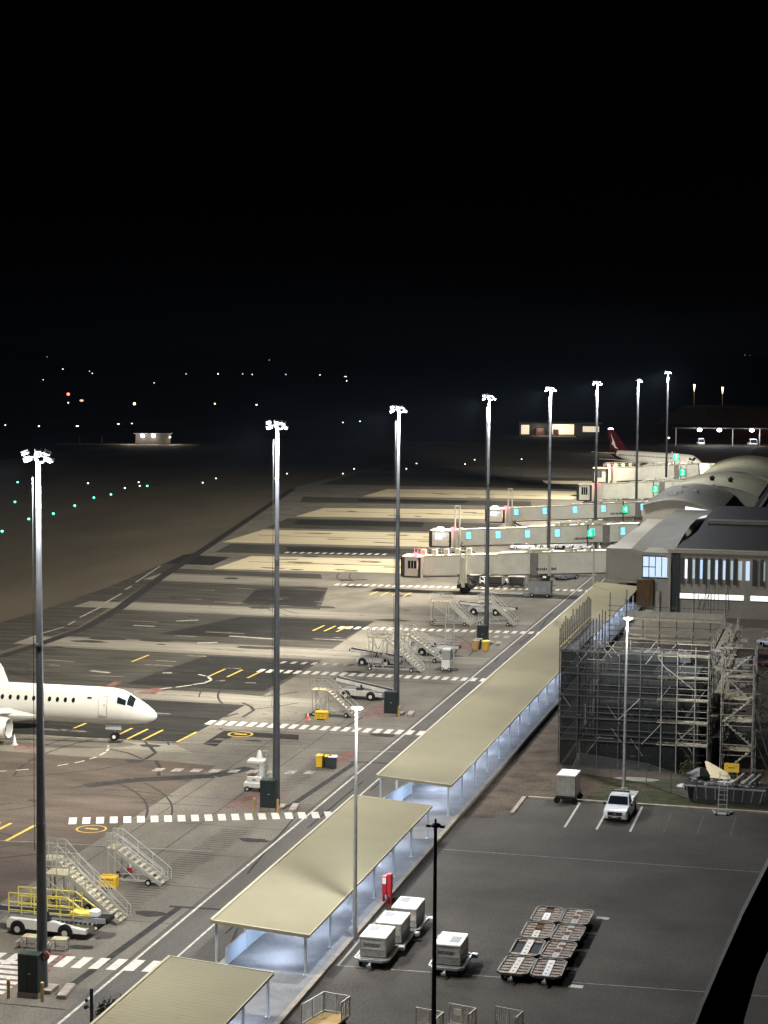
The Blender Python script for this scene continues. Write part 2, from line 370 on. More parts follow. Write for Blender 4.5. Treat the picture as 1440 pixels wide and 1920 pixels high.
# red hatched keep-clear zones
mb = MB()
for cx, cy in ((-45.6, 142.4), (-45.2, 181), (-45.6, 223.5), (-46, 99.5)):
    for k in range(9): mb.sheet([(cx-1.9+.1*k, cy-3+k*.75), (cx+1.6, cy-3+k*.75), (cx+1.6, cy-2.6+k*.75), (cx-1.9+.1*k, cy-2.6+k*.75)], .030)
mb.sheet(px((640, 1435), (672, 1412), (650, 1408), (620, 1430)), .03)
mb.sheet(px((175, 1298), (215, 1278), (228, 1279), (200, 1296)), .031); mb.sheet(px((255, 1300), (290, 1290), (310, 1292), (290, 1302)), .031)
mb.sheet(px((25, 1400), (45, 1398), (70, 1400), (60, 1405), (28, 1405)), .031)
struct('red_hatching', mb, 'paint_red')
# white markings
mb = MB()
def zebra(p, q, pitch=1.0, wd=.58, ln=2.0, along=None):
    p = Vector(p); q = Vector(q); d = (q-p).normalized(); n = Vector(along) if along else Vector((-d.y, d.x))
    for i in range(int((q-p).length/pitch)+1):
        c = p+d*pitch*i; a = d*wd/2; b = n*ln/2
        mb.sheet([tuple(c-a-b), tuple(c+a-b), tuple(c+a+b), tuple(c-a+b)], .032)
zebra((-57, 132.3), (-38.6, 139.5), 1.02)
zebra((-59.5, 171), (-38.4, 171.6), 1.02, along=(0, 1)); zebra((-63.7, 200), (-38.4, 201.2), 1.03, along=(0, 1))
zebra((-63.8, 233.8), (-38.4, 236.6), 1.05, along=(0, 1)); zebra((-76, 276), (-38.4, 280), 1.1, along=(0, 1))
zebra((-96, 316), (-78, 318.6), 1.3, along=(0, 1)); zebra((-78, 362), (-60, 366), 1.3, along=(0, 1))
zebra((-49.5, 100.9), (-38.2, 102.1), 1.05, along=(0, 1))
for k in range(14): mb.sheet([(-49, 89.5+k*.83), (-45.3, 89.5+k*.83), (-45.3, 90.0+k*.83), (-49, 90.0+k*.83)], .0335)
struct('crossing_markings', mb, 'paint_white')
mb = MB()
ribbon(mb, [(-40.45, 60), (-40.45, 330)], .17, .036); ribbon(mb, [(-38.25, 60), (-38.25, 330)], .15, .036)
dash = [((0, 1447), (12, 1446)), ((30, 1445), (54, 1443)), ((74, 1441), (81, 1440)), ((108, 1436.5), (128, 1433)), ((141, 1431), (158, 1427)), ((168, 1424), (181, 1420)), ((187, 1417), (198, 1411)), ((200, 1409), (204, 1404)), ((203, 1402), (203, 1397))]
for a, b in dash: ribbon(mb, px(a, b), .2, .036)
for a, b in (((300, 1292), (322, 1290)), ((330, 1289), (360, 1285)), ((362, 1284), (385, 1281)), ((385, 1280), (396, 1276)), ((396, 1275), (390, 1269)), ((372, 1265), (386, 1268))): ribbon(mb, px(a, b), .3, .036)
struct('lane_lines', mb, 'paint_lane')
mb = MB()
zebra((-57, 150.5), (-44, 153), 1.6, .8, 1.2, along=(0, 1)); zebra((-63, 206), (-47, 207), 1.2, .5, 1.6, along=(0, 1))
ribbon(mb, px((0, 1577), (70, 1580), (220, 1588), (400, 1597)), .1, .036); ribbon(mb, px((0, 1381), (205, 1386), (300, 1391), (560, 1400)), .1, .036)
ribbon(mb, px((0, 1372+8), (60, 1382)), .1, .038); ribbon(mb, px((560, 1407), (840, 1412)), .1, .036)
for a, b in (((55, 1197), (68, 1192)), ((75, 1189), (120, 1176)), ((128, 1172), (140, 1165)), ((150, 1158), (190, 1138)), ((197, 1131), (228, 1113)), ((235, 1106), (247, 1099)), ((255, 1092), (300, 1062))): ribbon(mb, px(a, b), .3, .036)
for x in (-44.9, -43.7, -42.4): mb.sheet([(x, 231), (x+.6, 231), (x+.6, 233), (x, 233)], .036)
for a, b in (((170, 1258), (205, 1262)), ((305, 1262), (322, 1262)), ((330, 1165), (372, 1163)), ((430, 1193), (520, 1199)), ((250, 1173), (290, 1175)), ((370, 1206), (408, 1205)), ((640, 1050), (700, 1052))): ribbon(mb, px(a, b), .7, .034)
struct('worn_markings', mb, 'paint_worn')
mb = MB()
def bars(y, xs, ln=4.8, wd=.26):
    for x in xs: mb.sheet([(x-wd/2, y-ln/2), (x+wd/2, y-ln/2), (x+wd/2+.15, y+ln/2), (x-wd/2+.15, y+ln/2)], .040)
bars(163.9, (-65.75, -64.2, -62.7, -59.4)); bars(128, (-61.3, -59.3, -62.2)); bars(166, (-70.8,), 2.6); bars(197.5, (-68, -66, -63.7)); bars(232.5, (-66.5, -65, -63.4)); bars(268, (-68.3, -66.6, -65, -63.3)); bars(204, (-79.5,), 5)
def ring(cx, cy, r, wd, z):
    n = 28
    for i in range(n):
        a, b = 2*PI*i/n, 2*PI*(i+1)/n
        mb.sheet([(cx+math.cos(t)*q, cy+math.sin(t)*q) for t, q in ((a, r-wd), (b, r-wd), (b, r), (a, r))], z)
ring(-54.7, 130.4, 1.15, .14, .042); ring(-55, 166.4, 1.2, .2, .042)
mb.sheet([(-55.2, 130.3), (-54.2, 130.3), (-54.2, 130.6), (-55.2, 130.6)], .042); mb.sheet([(-55.6, 166.2), (-54.4, 166.2), (-54.4, 166.7), (-55.6, 166.7)], .042)
struct('yellow_markings', mb, 'paint_yellow')
# walkway slab, car park, verge
struct('walkway_pavement', MB().box(-35.45, -29.35, 55, 268, -.1, .16), 'slab')
struct('pavement', MB().sheet([(-38.0, 55), (-35.5, 55), (-35.5, 300), (-38.0, 300)], .020), 'road')
struct('kerb', MB().box(-29.35, -29.02, 55, 268, -.1, .24).box(-25.1, 60, 148.9, 149.25, -.1, .14).box(-25.6, -25.3, 143.5, 149, -.1, .13), 'kerb')
struct('car_park', MB().sheet([(-29.0, 40), (90, 40), (90, 148.9), (-25.3, 148.9), (-25.6, 144.2), (-26.6, 141.8), (-29.0, 141.3)], .012), 'carpark')
struct('verge', MB().sheet([(-29.0, 141.3), (-26.6, 141.8), (-25.6, 144.2), (-25.3, 149.2), (90, 149.3), (90, 232), (-29.0, 232)], .016), 'soil')
struct('pale_yard', MB().sheet([(-22.5, 232), (90, 232), (90, 262), (-29, 262), (-29, 240)], .020), 'pale_ground')
struct('yard_strip', MB().sheet([(-7, 180), (60, 180), (60, 192), (-6.4, 192)], .022), 'pale_ground')
g = MB(); random.seed(5)
for k in range(70):
    x = random.uniform(-19.5, -6); y = random.uniform(150, 158); r = random.uniform(.35, 1.2)
    g.sheet([(x+math.cos(a)*r*random.uniform(.7, 1.3)*1.6, y+math.sin(a)*r*random.uniform(.7, 1.3)) for a in [i*PI/5 for i in range(10)]], .020+.0001*k)
struct('verge_grass', g, 'grass', 'stuff')
mb = MB()

ribbon(mb, [(-28.75, 116.5), (-28.75, 105)], .14, .021)
for x, f in ((-20.9, 0), (-18.5, 0), (-16.0, 0)): ribbon(mb, [(x, 140.5), (x, 148.6)], .17, .020)
for (x, y) in ((1130, 1722), (1080, 1850), (833, 1756)):
    gx, gy = G(x, y); mb.sheet([(gx-.4, gy-.25), (gx+.4, gy-.25), (gx+.4, gy+.25), (gx-.4, gy+.25)], .020)
struct('car_park_lines', mb, 'paint_white')
mb = MB()
for x in (-13.56, -11.1, -8.7): ribbon(mb, [(x, 141), (x, 147)], .1, .020)
struct('faded_bay_lines', mb, 'paint_faded')
mb = MB(); ribbon(mb, [(-28.7, 131.9), (-6, 131.9)], .08, .020); ribbon(mb, [(-28.9, 105.0), (-4, 106.2)], .1, .020)
struct('yard_boundary_lines', mb, 'paint_worn')

# ================================================================== FLOODLIGHT MASTS
MY = [96.6, 140.5, 180.0, 226.0, 272.5, 322.0, 382.0, 441.0]
def place_name(i):
    return ['nearest, between the belt loader and the lowest zebra crossing', 'second along the road, beside the white lift unit', 'third along the road, right of the parked stairs and belt loader',
            'fourth, in front of the bridge with wheel column', 'fifth, in front of the windowed bridges', 'sixth, before the aircraft tail', 'seventh, thin lamp head above the aircraft fuselage', 'last and tallest looking, beyond the fuselage'][i]
def mast(i, y, hh=29.65, X=-43.5, dim=1.0):
    far = 1.0 if i < 2 else 1.9 if i > 2 else 1.5
    t = thing('floodlight_mast', 'tall grey floodlight mast, '+place_name(i), 'light mast', (X, y, 0), 0, 'floodlight masts along the service road')
    MB().box(-.55, .75, -.6, .6, 0, .22).build('concrete_base', 'kerb', t)
    b = MB(); n = 14
    def seg(z0, z1): 
        f = lambda z: .31-.19*z/hh
        b.tube((0, 0, z0), (0, 0, z1), f(z0), f(z1), n); b.tube((0, 0, z1-.12), (0, 0, z1), f(z1)+.035, f(z1)+.035, n)
    seg(.22, 9.5); seg(9.5, 19.5); seg(19.5, hh)
    b.build('pole', 'mast_steel', t, True)
    MB().tube((-.3, -.25, 8), (-.24, -.2, hh-1), .018, n=5).build('cable', 'steel_dark', t)
    h = MB()
    h.tube((0, 0, hh-.1), (0, 0, hh+.35), .22, n=10)
    for a in range(6):
        c, s_ = math.cos(a*PI/3+.3), math.sin(a*PI/3+.3); h.beam((0, 0, hh+.1), (c*.68, s_*.68, hh+.12), .06)
    for a in range(12):
        A, B = a*PI/6, (a+1)*PI/6; h.beam((.62*math.cos(A), .62*math.sin(A), hh+.1), (.62*math.cos(B), .62*math.sin(B), hh+.1), .05)
    h.build('head_frame', 'steel_dark', t)
    specs = [(-.56, -.40, .32, R(200)), (-.68, .2, -.08, R(175)), (-.24, .5, .34, R(120)), (.28, .42, .30, R(50)), (.60, .05, -.06, R(0)), (.32, -.48, -.05, R(-50))]
    if i == 6: specs = specs[3:6]
    for k, (x, yy, dz, a) in enumerate(specs):
        f = MB(); f.at(x, yy, hh+dz, a, ry=R(22)); f.bbox(-.22, .22, -.17, .17, -.05, .07, .03)
        f.box(-.2, .2, -.17, -.14, .08, .15).box(-.2, .2, .14, .17, .08, .15)
        o = f.build('floodlight', 'steel_dark', t)
        l = MB(); l.at(x, yy, hh+dz, a, ry=R(22)); l.box(-.17, .17, -.12, .12, -.075, -.054)
        l.build('lens', 'lamp_white' if not (i == 0 and k == 0) else 'lamp_dim', o)
    P = 30000*K_MAST*dim
    light('SPOT', 'flood_beam', (-.7, 0, hh-.25), P*.95, WARM, t, spot_size=R(158), spot_blend=.6, shadow_soft_size=.3, rot=(0, R(27), 0))
    light('SPOT', 'flood_beam', (-.8, .1, hh-.2), P*4.2*far, WARM, t, spot_size=R(104), spot_blend=.8, shadow_soft_size=.3, rot=(0, R(58), 0))
    if i == 7: light('SPOT', 'flood_beam', (-.5, .5, hh-.2), P*22, WARM, t, spot_size=R(56), spot_blend=.7, shadow_soft_size=.3, rot=(R(74), 0, R(8)))  # extra beam added on the last mast to light the far airliner
    light('POINT', 'flood_glow', (.75, -.75, hh-1.15), P*.55, (.93, .95, 1), t, shadow_soft_size=.35)
    light('POINT', 'flood_glow', (-.45, -.95, hh-1.15), P*.3, (.93, .95, 1), t, shadow_soft_size=.35)
    return t
for i, y in enumerate(MY): mast(i, y, 29.65+(-.5 if i == 6 else .3 if i == 7 else 0))
# electrical cabinets, bollards and kerb blocks round the mast feet
cab0 = thing('electrical_cabinet', 'dark green electrical cabinet at the foot of the nearest mast', 'cabinet', (-43.75, 95.6, .0), 0, 'dark green cabinets at the mast feet')
MB().box(-.62, .62, -.42, .35, 0, .3).build('plinth', 'kerb', cab0)
MB().bbox(-.6, .6, -.40, .33, .3, 2.45, .03).build('housing', 'cab_green', cab0)
dr = MB().box(-.56, -.01, -.425, -.402, .38, 2.38).box(.01, .56, -.425, -.402, .38, 2.38).build('door', 'cab_green', cab0)
MB().box(.03, .2, -.45, -.427, 1.35, 1.4).build('handle', 'galv', dr)
CABL = ['', 'dark green electrical cabinet beside the white lift unit', 'dark green electrical cabinet with a white notice leaning at its foot', 'dark green electrical cabinet behind the yellow bin',
        'dark cabinet at the mast foot right of the grey generator', '']
for i in (1, 2, 3, 4): dup(cab0, (-43.8, MY[i]-1.0, 0), label=CABL[i])
bo = thing('bollard', 'yellow bollard right of the nearest dark green cabinet', 'bollard', (-42.75, 94.9, 0), 0, 'yellow bollards guarding the mast feet')
MB().tube((0, 0, 0), (0, 0, 1.05), .1, n=12).ball((0, 0, 1.05), .1, 12, 6, .5).build('post', 'bollard', bo, True)
MB().tube((0, 0, .8), (0, 0, .9), .104, n=12).build('band', 'kerb', bo, True)
BL = {0: ('', 'yellow bollard left of the nearest dark green cabinet'), 1: ('yellow bollard right of the second dark green cabinet', 'yellow bollard left of the second dark green cabinet'),
      2: ('yellow bollard right of the third dark green cabinet', None), 3: ('yellow bollard right of the fourth dark green cabinet', None)}
for i in range(4):
    if i: dup(bo, (-42.85, MY[i]-1.7, 0), label=BL[i][0])
    if BL[i][1]: dup(bo, (-44.75, MY[i]-1.7, 0), label=BL[i][1])
kb = thing('concrete_block', 'low concrete kerb block right of the nearest mast', 'concrete block', (-42.0, 96.4, 0), R(8), 'concrete blocks beside the masts')
MB().bbox(-.28, .28, -1.0, 1.0, 0, .28, .05).build('block', 'kerb', kb)
for i, lb in ((1, 'low concrete kerb block right of the second mast'), (2, 'low concrete kerb block right of the third mast'), (3, 'low concrete kerb block right of the fourth mast')):
    dup(kb, (-42.0, MY[i]-.2, 0), label=lb)
sg = thing('no_smoking_sign', 'small round red and white sign on the nearest mast', 'sign', (-43.05, 96.0, 0))
b = MB().at(0, 0, 2.2, 0, R(90)); b.tube((0, 0, 0), (0, 0, .03), .26, n=20); b.build('plate', 'white_paint', sg)
b = MB()
for k in range(20):
    a, c = 2*PI*k/20, 2*PI*(k+1)/20
    b.beam((.24*math.cos(a), -.045, 2.2+.24*math.sin(a)), (.24*math.cos(c), -.045, 2.2+.24*math.sin(c)), .05)
b.beam((-.16, -.05, 2.36), (.16, -.05, 2.04), .05); b.build('red_ring', 'red', sg)
MB().beam((-.45, .1, 2.2), (0, .0, 2.2), .04).build('bracket', 'galv', sg)
# ================================================================== COVERED WALKWAY
def canopy(name, label, y0, y1, npost, nlamp):
    t = thing(name, label, 'canopy', (-35.5, y0, .16), 0, 'covered walkway sections'); L = y1-y0; W = 5.75; zl, zr = 2.72, 2.32
    r = MB(); n = max(2, int(L/6))
    r.add([(0, 0, zl), (W, 0, zr), (W, L, zr), (0, L, zl), (0, 0, zl+.07), (W, 0, zr+.07), (W, L, zr+.07), (0, L, zl+.07)],
          [(0, 3, 2, 1), (4, 5, 6, 7), (0, 1, 5, 4), (1, 2, 6, 5), (2, 3, 7, 6), (3, 0, 4, 7)])
    nr = int(L/.45)
    for k in range(1, nr):
        y = L*k/nr; r.add([(.0, y-.03, zl+.072), (W, y-.03, zr+.072), (W, y+.03, zr+.072), (0, y+.03, zl+.072), (0, y, zl+.078), (W, y, zr+.078)], [(0, 1, 5, 4), (2, 3, 4, 5)])
    r.build('roof_sheet', 'canopy_roof', t)
    MB().box(-.16, 0, -.04, L+.04, zl-.13, zl+.13).build('gutter', 'trim_cream', t)
    f = MB(); f.beam((-.1, -.07, zl+.0), (W+.05, -.07, zr+.0), .1, .2); f.build('fascia', 'trim_cream', t)
    f = MB(); f.beam((-.1, L+.07, zl+.0), (W+.05, L+.07, zr+.0), .1, .2); f.build('fascia', 'trim_cream', t)
    f = MB(); f.beam((W+.03, 0, zr+.0), (W+.03, L, zr+.0), .05, .16); f.build('edge_beam', 'trim_cream', t)
    for k in range(npost):
        y = .12+(L-.24)*k/(npost-1)
        p = MB().box(W-.30, W-.17, y-.065, y+.065, 0, zr-.06); p.box(W-.36, W-.11, y-.12, y+.12, 0, .03); p.build('post', 'white_post', t)
        p = MB().box(.12, .25, y-.065, y+.065, 0, zl-.06); p.box(.06, .31, y-.12, y+.12, 0, .03); p.build('post', 'white_post', t)
        p = MB(); p.beam((.1, y, zl-.09), (W-.1, y, zr-.09), .09, .13); p.build('rafter', 'white_post', t)
    for k in range(nlamp):
        y = L*(k+.5)/nlamp
        o = MB().box(W*.5-.09, W*.5+.09, y-.7, y+.7, 2.28, 2.36).build('light_fitting', 'white_paint', t)
        MB().box(W*.5-.06, W*.5+.06, y-.66, y+.66, 2.25, 2.278).build('tube', 'tube', o)
    nl = max(1, round(L/5.3))
    for k in range(nl):
        light('AREA', 'walkway_light', (W*.55, L*(k+.5)/nl, 2.2), 16*L/nl*2.4, (.66, .77, 1), t, shape='RECTANGLE', size=.25, size_y=1.3)
    return t
canopy('walkway_canopy', 'near end of the covered walkway, cut by the bottom of the photo', 70, 95.5, 7, 5)
canopy('walkway_canopy', 'short middle section of the covered walkway beside the white cargo containers', 102.4, 134.2, 7, 8)
canopy('walkway_canopy', 'long far section of the covered walkway running to the terminal', 141.1, 267, 25, 26)
def balustrade(label, p, q, n):
    p = Vector((*p, .16)); q = Vector((*q, .16)); t = thing('glass_balustrade', label, 'balustrade', tuple(p), 0, 'balustrades at the walkway openings'); d = q-p
    for k in range(n):
        a = d*(k/n)+d/n*.02; c = d*((k+1)/n)-d/n*.02
        MB().add([], []) if 0 else None
        b = MB(); b.loft([[(a.x, a.y, .12), (a.x+.03, a.y, .12), (a.x+.03, a.y, 1.12), (a.x, a.y, 1.12)], [(c.x, c.y, .12), (c.x+.03, c.y, .12), (c.x+.03, c.y, 1.12), (c.x, c.y, 1.12)]]); b.build('panel', 'screen', t)
    for k in range(n+1): MB().cbox((d.x*k/n, d.y*k/n, .58), (.07, .07, 1.16)).build('post', 'white_post', t)
    b = MB(); b.beam((0, 0, 1.18), tuple(d+Vector((0, 0, 1.18))), .07); b.build('rail', 'white_paint', t)
balustrade('pale blue lit balustrade at the open end of the middle walkway section', (-34.75, 102.6), (-34.5, 109.2), 2)
balustrade('pale blue lit balustrade at the open end of the long walkway section', (-34.9, 140.2), (-34.2, 147.0), 3)
o = thing('fire_extinguisher', 'red extinguisher on a post inside the middle walkway section', 'fire extinguisher', (-34.4, 109.6, .16))
MB().tube((0, 0, .7), (0, 0, 1.3), .11, n=10).build('cylinder', 'red', o, True); MB().box(-.03, .03, .08, .14, 0, 1.4).build('stand', 'galv', o)
# red fire point by the kerb
fx, fy = G(726, 1697); o = thing('fire_point', 'red fire extinguisher cabinet on legs beside the walkway kerb', 'fire cabinet', (fx, fy, 0))
MB().bbox(-.3, .0, -.25, .25, .75, 1.95, .04).build('cabinet', 'red', o); MB().bbox(.02, .3, -.22, .25, .7, 2.1, .04).build('cabinet', 'red', o)
MB().box(-.27, -.03, -.27, -.252, 1.45, 1.85).build('notice', 'white_paint', o)
MB().box(-.28, -.23, -.2, .2, 0, .75).build('leg', 'red', o); MB().box(.23, .28, -.2, .2, 0, .7).build('leg', 'red', o); MB().box(-.02, .03, -.1, .1, 0, .75).build('leg', 'red', o); MB().box(-.4, .4, -.32, .32, 0, .05).build('base', 'rust', o)

# ================================================================== CAR PARK LAMP POSTS
def lamp_post(label, x, y, h, lit, power=0, armdir=1, pole='galv', head=True):
    t = thing('lamp_post', label, 'lamp post', (x, y, 0), 0, 'slim lamp posts along the car park')
    MB().tube((0, 0, 0), (0, 0, h), .14, .075, 10).tube((0, 0, 0), (0, 0, .9), .17, .16, 10).build('pole', pole, t, True)
    MB().cbox((0, 0, .03), (.5, .5, .06)).build('base_plate', 'galv', t)
    if head:
        f = MB().at(0, 0, h, 0, ry=R(0)); f.bbox(-.28, .42, -.16, .16, -.02, .1, .04); a = f.build('lamp_head', 'steel_dark' if not lit else 'white_paint', t)
        MB().box(-.2, .36, -.12, .12, h-.045, h-.022).build('lens', 'lamp_white' if lit else 'glass_dark', a)
    if power:
        light('POINT', 'lamp_glow', (.3, -.32, h-.22), power, (.93, .96, 1), t, shadow_soft_size=.12)
    return t
lamp_post('slim pale lamp post beside the red fire point, top brightly lit', -28.98, 109.7, 14.3, True, 8500, 1)
lamp_post('slim lamp post with a glowing head behind the white truck', -18.16, 154.5, 14.0, True, 6500)
t3 = lamp_post('black unlit lamp post with a dark round head right of the walkway', *G(811, 2120), 14.3, False, 0, pole='steel_dark', head=False)
MB().ball((0, 0, 14.3), .26, 12, 8, .45).tube((0, 0, 14.35), (0, 0, 14.6), .05).box(-.42, -.2, -.08, .08, 14.2, 14.32).box(.2, .42, -.08, .08, 14.2, 14.32).build('lamp_head', 'black', t3, True)
cx, cy = G(172, 1945)
t = thing('camera_pole', 'short dark pole with a small camera at the lower left road edge', 'pole', (cx, cy, 0))
MB().tube((0, 0, 0), (0, 0, 2.6), .1, .09, 10).build('pole', 'steel_dark', t, True); MB().beam((0, 0, 1.5), (-.25, 0, 1.7), .05).ball((-.3, -.05, 1.6), .12, 10, 6).ball((-.28, 0, 1.95), .1, 8, 6).build('camera_head', 'steel_dark', t, True)
random.seed(11); 
g = MB()
for k in range(60):
    a = random.uniform(0, 2*PI); r = random.uniform(.1, .8); x0, y0 = math.cos(a)*r, math.sin(a)*r*1.6
    h_ = random.uniform(.3, .9); g.beam((x0, y0, 0), (x0+random.uniform(-.25, .25), y0+random.uniform(-.25, .25), h_), .03, .01)
    for q in range(3): zz = h_*random.uniform(.4, 1); g.quad((x0, y0, zz), (x0+.12, y0+.04, zz+.05), (x0+.16, y0+.1, zz), (x0+.05, y0+.08, zz-.04))
gx, gy = G(205, 1905); tag(g.build('weedy_shrub', 'grass', None, loc=(gx, gy, 0)), 'dark scrubby weeds beside the short camera pole', 'plant')

# ================================================================== AIRCRAFT
def aircraft(name, label, loc, rz, L, rw, rh, zc, tailm, winglabel, nwin, winx0, winp, engx, engy, engr, engz, gearx, span):
    """nose tip at local x=0, body to -L; zc = height of the body axis"""
    t = thing(name, label, 'airliner', (*loc, 0), rz); n = 28
    k = rh/1.68
    prof = [(0, .05, .05, -.78), (-.08, .28, .25, -.77), (-.35, .56, .50, -.72), (-.9, .86, .80, -.60), (-1.6, 1.08, 1.05, -.44), (-2.1, 1.18, 1.24, -.30), (-2.7, 1.28, 1.43, -.16),
            (-3.3, 1.34, 1.55, -.04), (-4.2, 1.44, 1.64, 0), (-5.5, 1.5, 1.68, 0)]
    rings = []
    for x, a, b, dz in prof:
        rings.append([(x*k, math.cos(2*PI*i/n)*a*rw/1.5, zc+dz*k+math.sin(2*PI*i/n)*b*k) for i in range(n)])
    tail = [(-L*.62, 1, 1, 0), (-L*.70, .95, .93, .10), (-L*.80, .74, .70, .42), (-L*.90, .44, .42, .85), (-L*.985, .14, .15, 1.18)]
    for x, a, b, dz in tail:
        rings.append([(x, math.cos(2*PI*i/n)*a*rw, zc+dz*k+math.sin(2*PI*i/n)*b*rh) for i in range(n)])
    MB().loft(rings).build('fuselage', 'plane_white', t, True)
    def side(x, ang, off=.012):   # a point on the straight part of the body
        return (x, -math.cos(ang)*(rw+off), zc+math.sin(ang)*(rh+off))
    for j in range(nwin):
        x = winx0-winp*j
        for sgn in ((1, -1) if rw < 1.7 else (1,)):
            w_ = MB(); a0 = R(21)
            pts = [side(x+.17*math.cos(q), a0+.25/rh*math.sin(q)) for q in [i*PI/5 for i in range(10)]]
            if sgn < 0: pts = [(a, -b, c) for a, b, c in pts][::-1]
            w_.quad(*pts); w_.build('window', 'glass_dark', t)
    # doors outlined on the near side
    def door(x, w2):
        d = MB(); 
        P = [side(x-w2, R(-22), .01), side(x+w2, R(-22), .01), side(x+w2, R(0), .01), side(x+w2, R(22), .01), side(x+w2, R(40), .01), side(x-w2, R(40), .01), side(x-w2, R(22), .01), side(x-w2, R(0), .01)]
        for i in range(8): d.beam(P[i], P[(i+1) % 8], .035)
        d.beam(side(x+.05, R(12), .015), side(x+.25, R(12), .015), .05)
        d.build('door', 'plane_grey', t)
    door(-4.6*k, .40)
    # cockpit glazing laid on the nose sections
    def nose(x, ang, off=.02):
        for i in range(len(prof)-1):
            if prof[i][0] >= x >= prof[i+1][0]:
                f = (x-prof[i][0])/(prof[i+1][0]-prof[i][0]); a, b, dz = [prof[i][q]*(1-f)+prof[i+1][q]*f for q in (1, 2, 3)]
                return (x*k, -math.cos(ang)*(a*rw/1.5+off), zc+dz*k+math.sin(ang)*(b*k+off))
    for sgn in (1, -1):
        for (xa, xb, a0, a1, ya) in ((-3.35, -2.55, 20, 44, 20), (-2.45, -1.85, 26, 84, 42)):
            if sgn < 0: pass
            m_ = 5; b = MB(); ps = [nose(xa, R(a0+(a1-a0)*q/m_)) for q in range(m_+1)]; qs = [nose(xb, R(a0*1.05+(a1-a0)*.9*q/m_)) for q in range(m_+1)]
            if sgn < 0: ps = [(a, -b_, c) for a, b_, c in ps]; qs = [(a, -b_, c) for a, b_, c in qs]
            for q in range(m_): b.quad(ps[q], qs[q], qs[q+1], ps[q+1])
            b.build('cockpit_window', 'glass_dark', t)
    MB().loft([[(-1.5*k-.03*i, -math.cos(R(-15))*0, 0) for i in range(3)] for _ in range(2)]) if 0 else None
    # wings
    for sgn in (1, -1):
        wr = MB(); x0 = engx-1.0
        def foil(x, y, z, c, th): return [(x, y, z), (x-c*.12, y, z+th*.6), (x-c*.4, y, z+th*.5), (x-c, y, z), (x-c*.5, y, z-th*.5), (x-c*.1, y, z-th*.5)]
        r_ = [foil(x0+1.3, sgn*.6, zc-.85*k, 6.6*k, .75), foil(x0-.6, sgn*rw*1.6, zc-.75*k, 5.0*k, .6), foil(x0-3.2*k, sgn*span*.5*.4, zc-.45*k, 3.3*k, .35), foil(x0-8.0*k, sgn*span*.5, zc+.25*k, 1.2*k, .12)]
        if sgn > 0: r_ = [q[::-1] for q in r_]
        wr.loft(r_).build('wing', 'plane_white', t, True)
        wl = MB(); ya = sgn*span*.5; xw = x0-8.0*k
        wl.loft([[(xw, ya, zc+.25*k), (xw-1.1*k, ya, zc+.25*k), (xw-1.1*k, ya+sgn*.08, zc+.25*k), (xw, ya+sgn*.08, zc+.25*k)], [(xw-1.0*k, ya+sgn*.45, zc+1.3*k), (xw-1.5*k, ya+sgn*.45, zc+1.3*k), (xw-1.5*k, ya+sgn*.5, zc+1.3*k), (xw-1.0*k, ya+sgn*.5, zc+1.3*k)]]).build('winglet', tailm, t)
        # engine
        e = MB(); m_ = 20; ey = sgn*engy
        er = [(0, .86), (-.12, .98), (-.5, 1.06), (-1.3, 1.08), (-2.3, .95), (-3.1, .72)]
        e.loft([[(engx+x*k, ey+math.cos(2*PI*i/m_)*r_*engr, engz+math.sin(2*PI*i/m_)*r_*engr) for i in range(m_)] for x, r_ in er], False)
        eo = e.build('engine', 'plane_white', t, True)
        e = MB(); e.loft([[(engx+x*k, ey+math.cos(2*PI*i/m_)*r_*engr, engz+math.sin(2*PI*i/m_)*r_*engr) for i in range(m_)] for x, r_ in ((.0, .86), (.05, .92), (-.1, 1.0))], False)
        e.build('intake_lip', 'galv', eo, True)
        e = MB(); e.tube((engx-.55, ey, engz), (engx-.7, ey, engz), .9*engr, n=m_).tube((engx-.2, ey, engz), (engx-.56, ey, engz), .03, .28*engr, 12); e.build('fan', 'black', eo)
        e = MB(); e.loft([[(engx+x*k, ey+math.cos(2*PI*i/m_)*r_*engr, engz+math.sin(2*PI*i/m_)*r_*engr) for i in range(m_)][::-1] for x, r_ in ((.0, .86), (-.55, .84))], False); e.build('intake_duct', 'plane_grey', eo, True)
        MB().beam((engx-1.4, ey, engz+.9*engr), (engx-3.2, ey, zc-.55*k), .25, .35).build('pylon', 'plane_white', t)
        # tailplane
        tp = MB(); xt = -L*.885
        r_ = [foil(xt+1.2, sgn*.3, zc+.75*k, 3.0*k, .3), foil(xt-2.3*k, sgn*span*.20, zc+1.1*k, 1.3*k, .12)]
        if sgn > 0: r_ = [q[::-1] for q in r_]
        tp.loft(r_).build('tailplane', 'plane_white', t, True)
        g_ = MB(); gx_ = -L*.50; g_.tube((gx_, sgn*2.6, .5), (gx_, sgn*2.3, zc-.8), .13)
        go = g_.build('main_gear', 'galv', t); MB().tube((gx_, sgn*2.35, .52), (gx_, sgn*2.6, .52), .52, n=18).tube((gx_, sgn*2.75, .52), (gx_, sgn*3.0, .52), .52, n=18).build('tyre', 'rubber', go, True)
    # wing-body fairing
    fr = [[(x, math.cos(2*PI*i/16)*a, zc-1.02*k+math.sin(2*PI*i/16)*b) for i in range(16)] for x, a, b in ((engx+2.2, .4, .2), (engx+1.0, 1.25, .55), (engx-1, 1.75*k, .8), (engx-5, 1.75*k, .85), (engx-8, 1.2, .5), (engx-9.5, .4, .2))]
    MB().loft(fr).build('wing_fairing', 'plane_white', t, True)
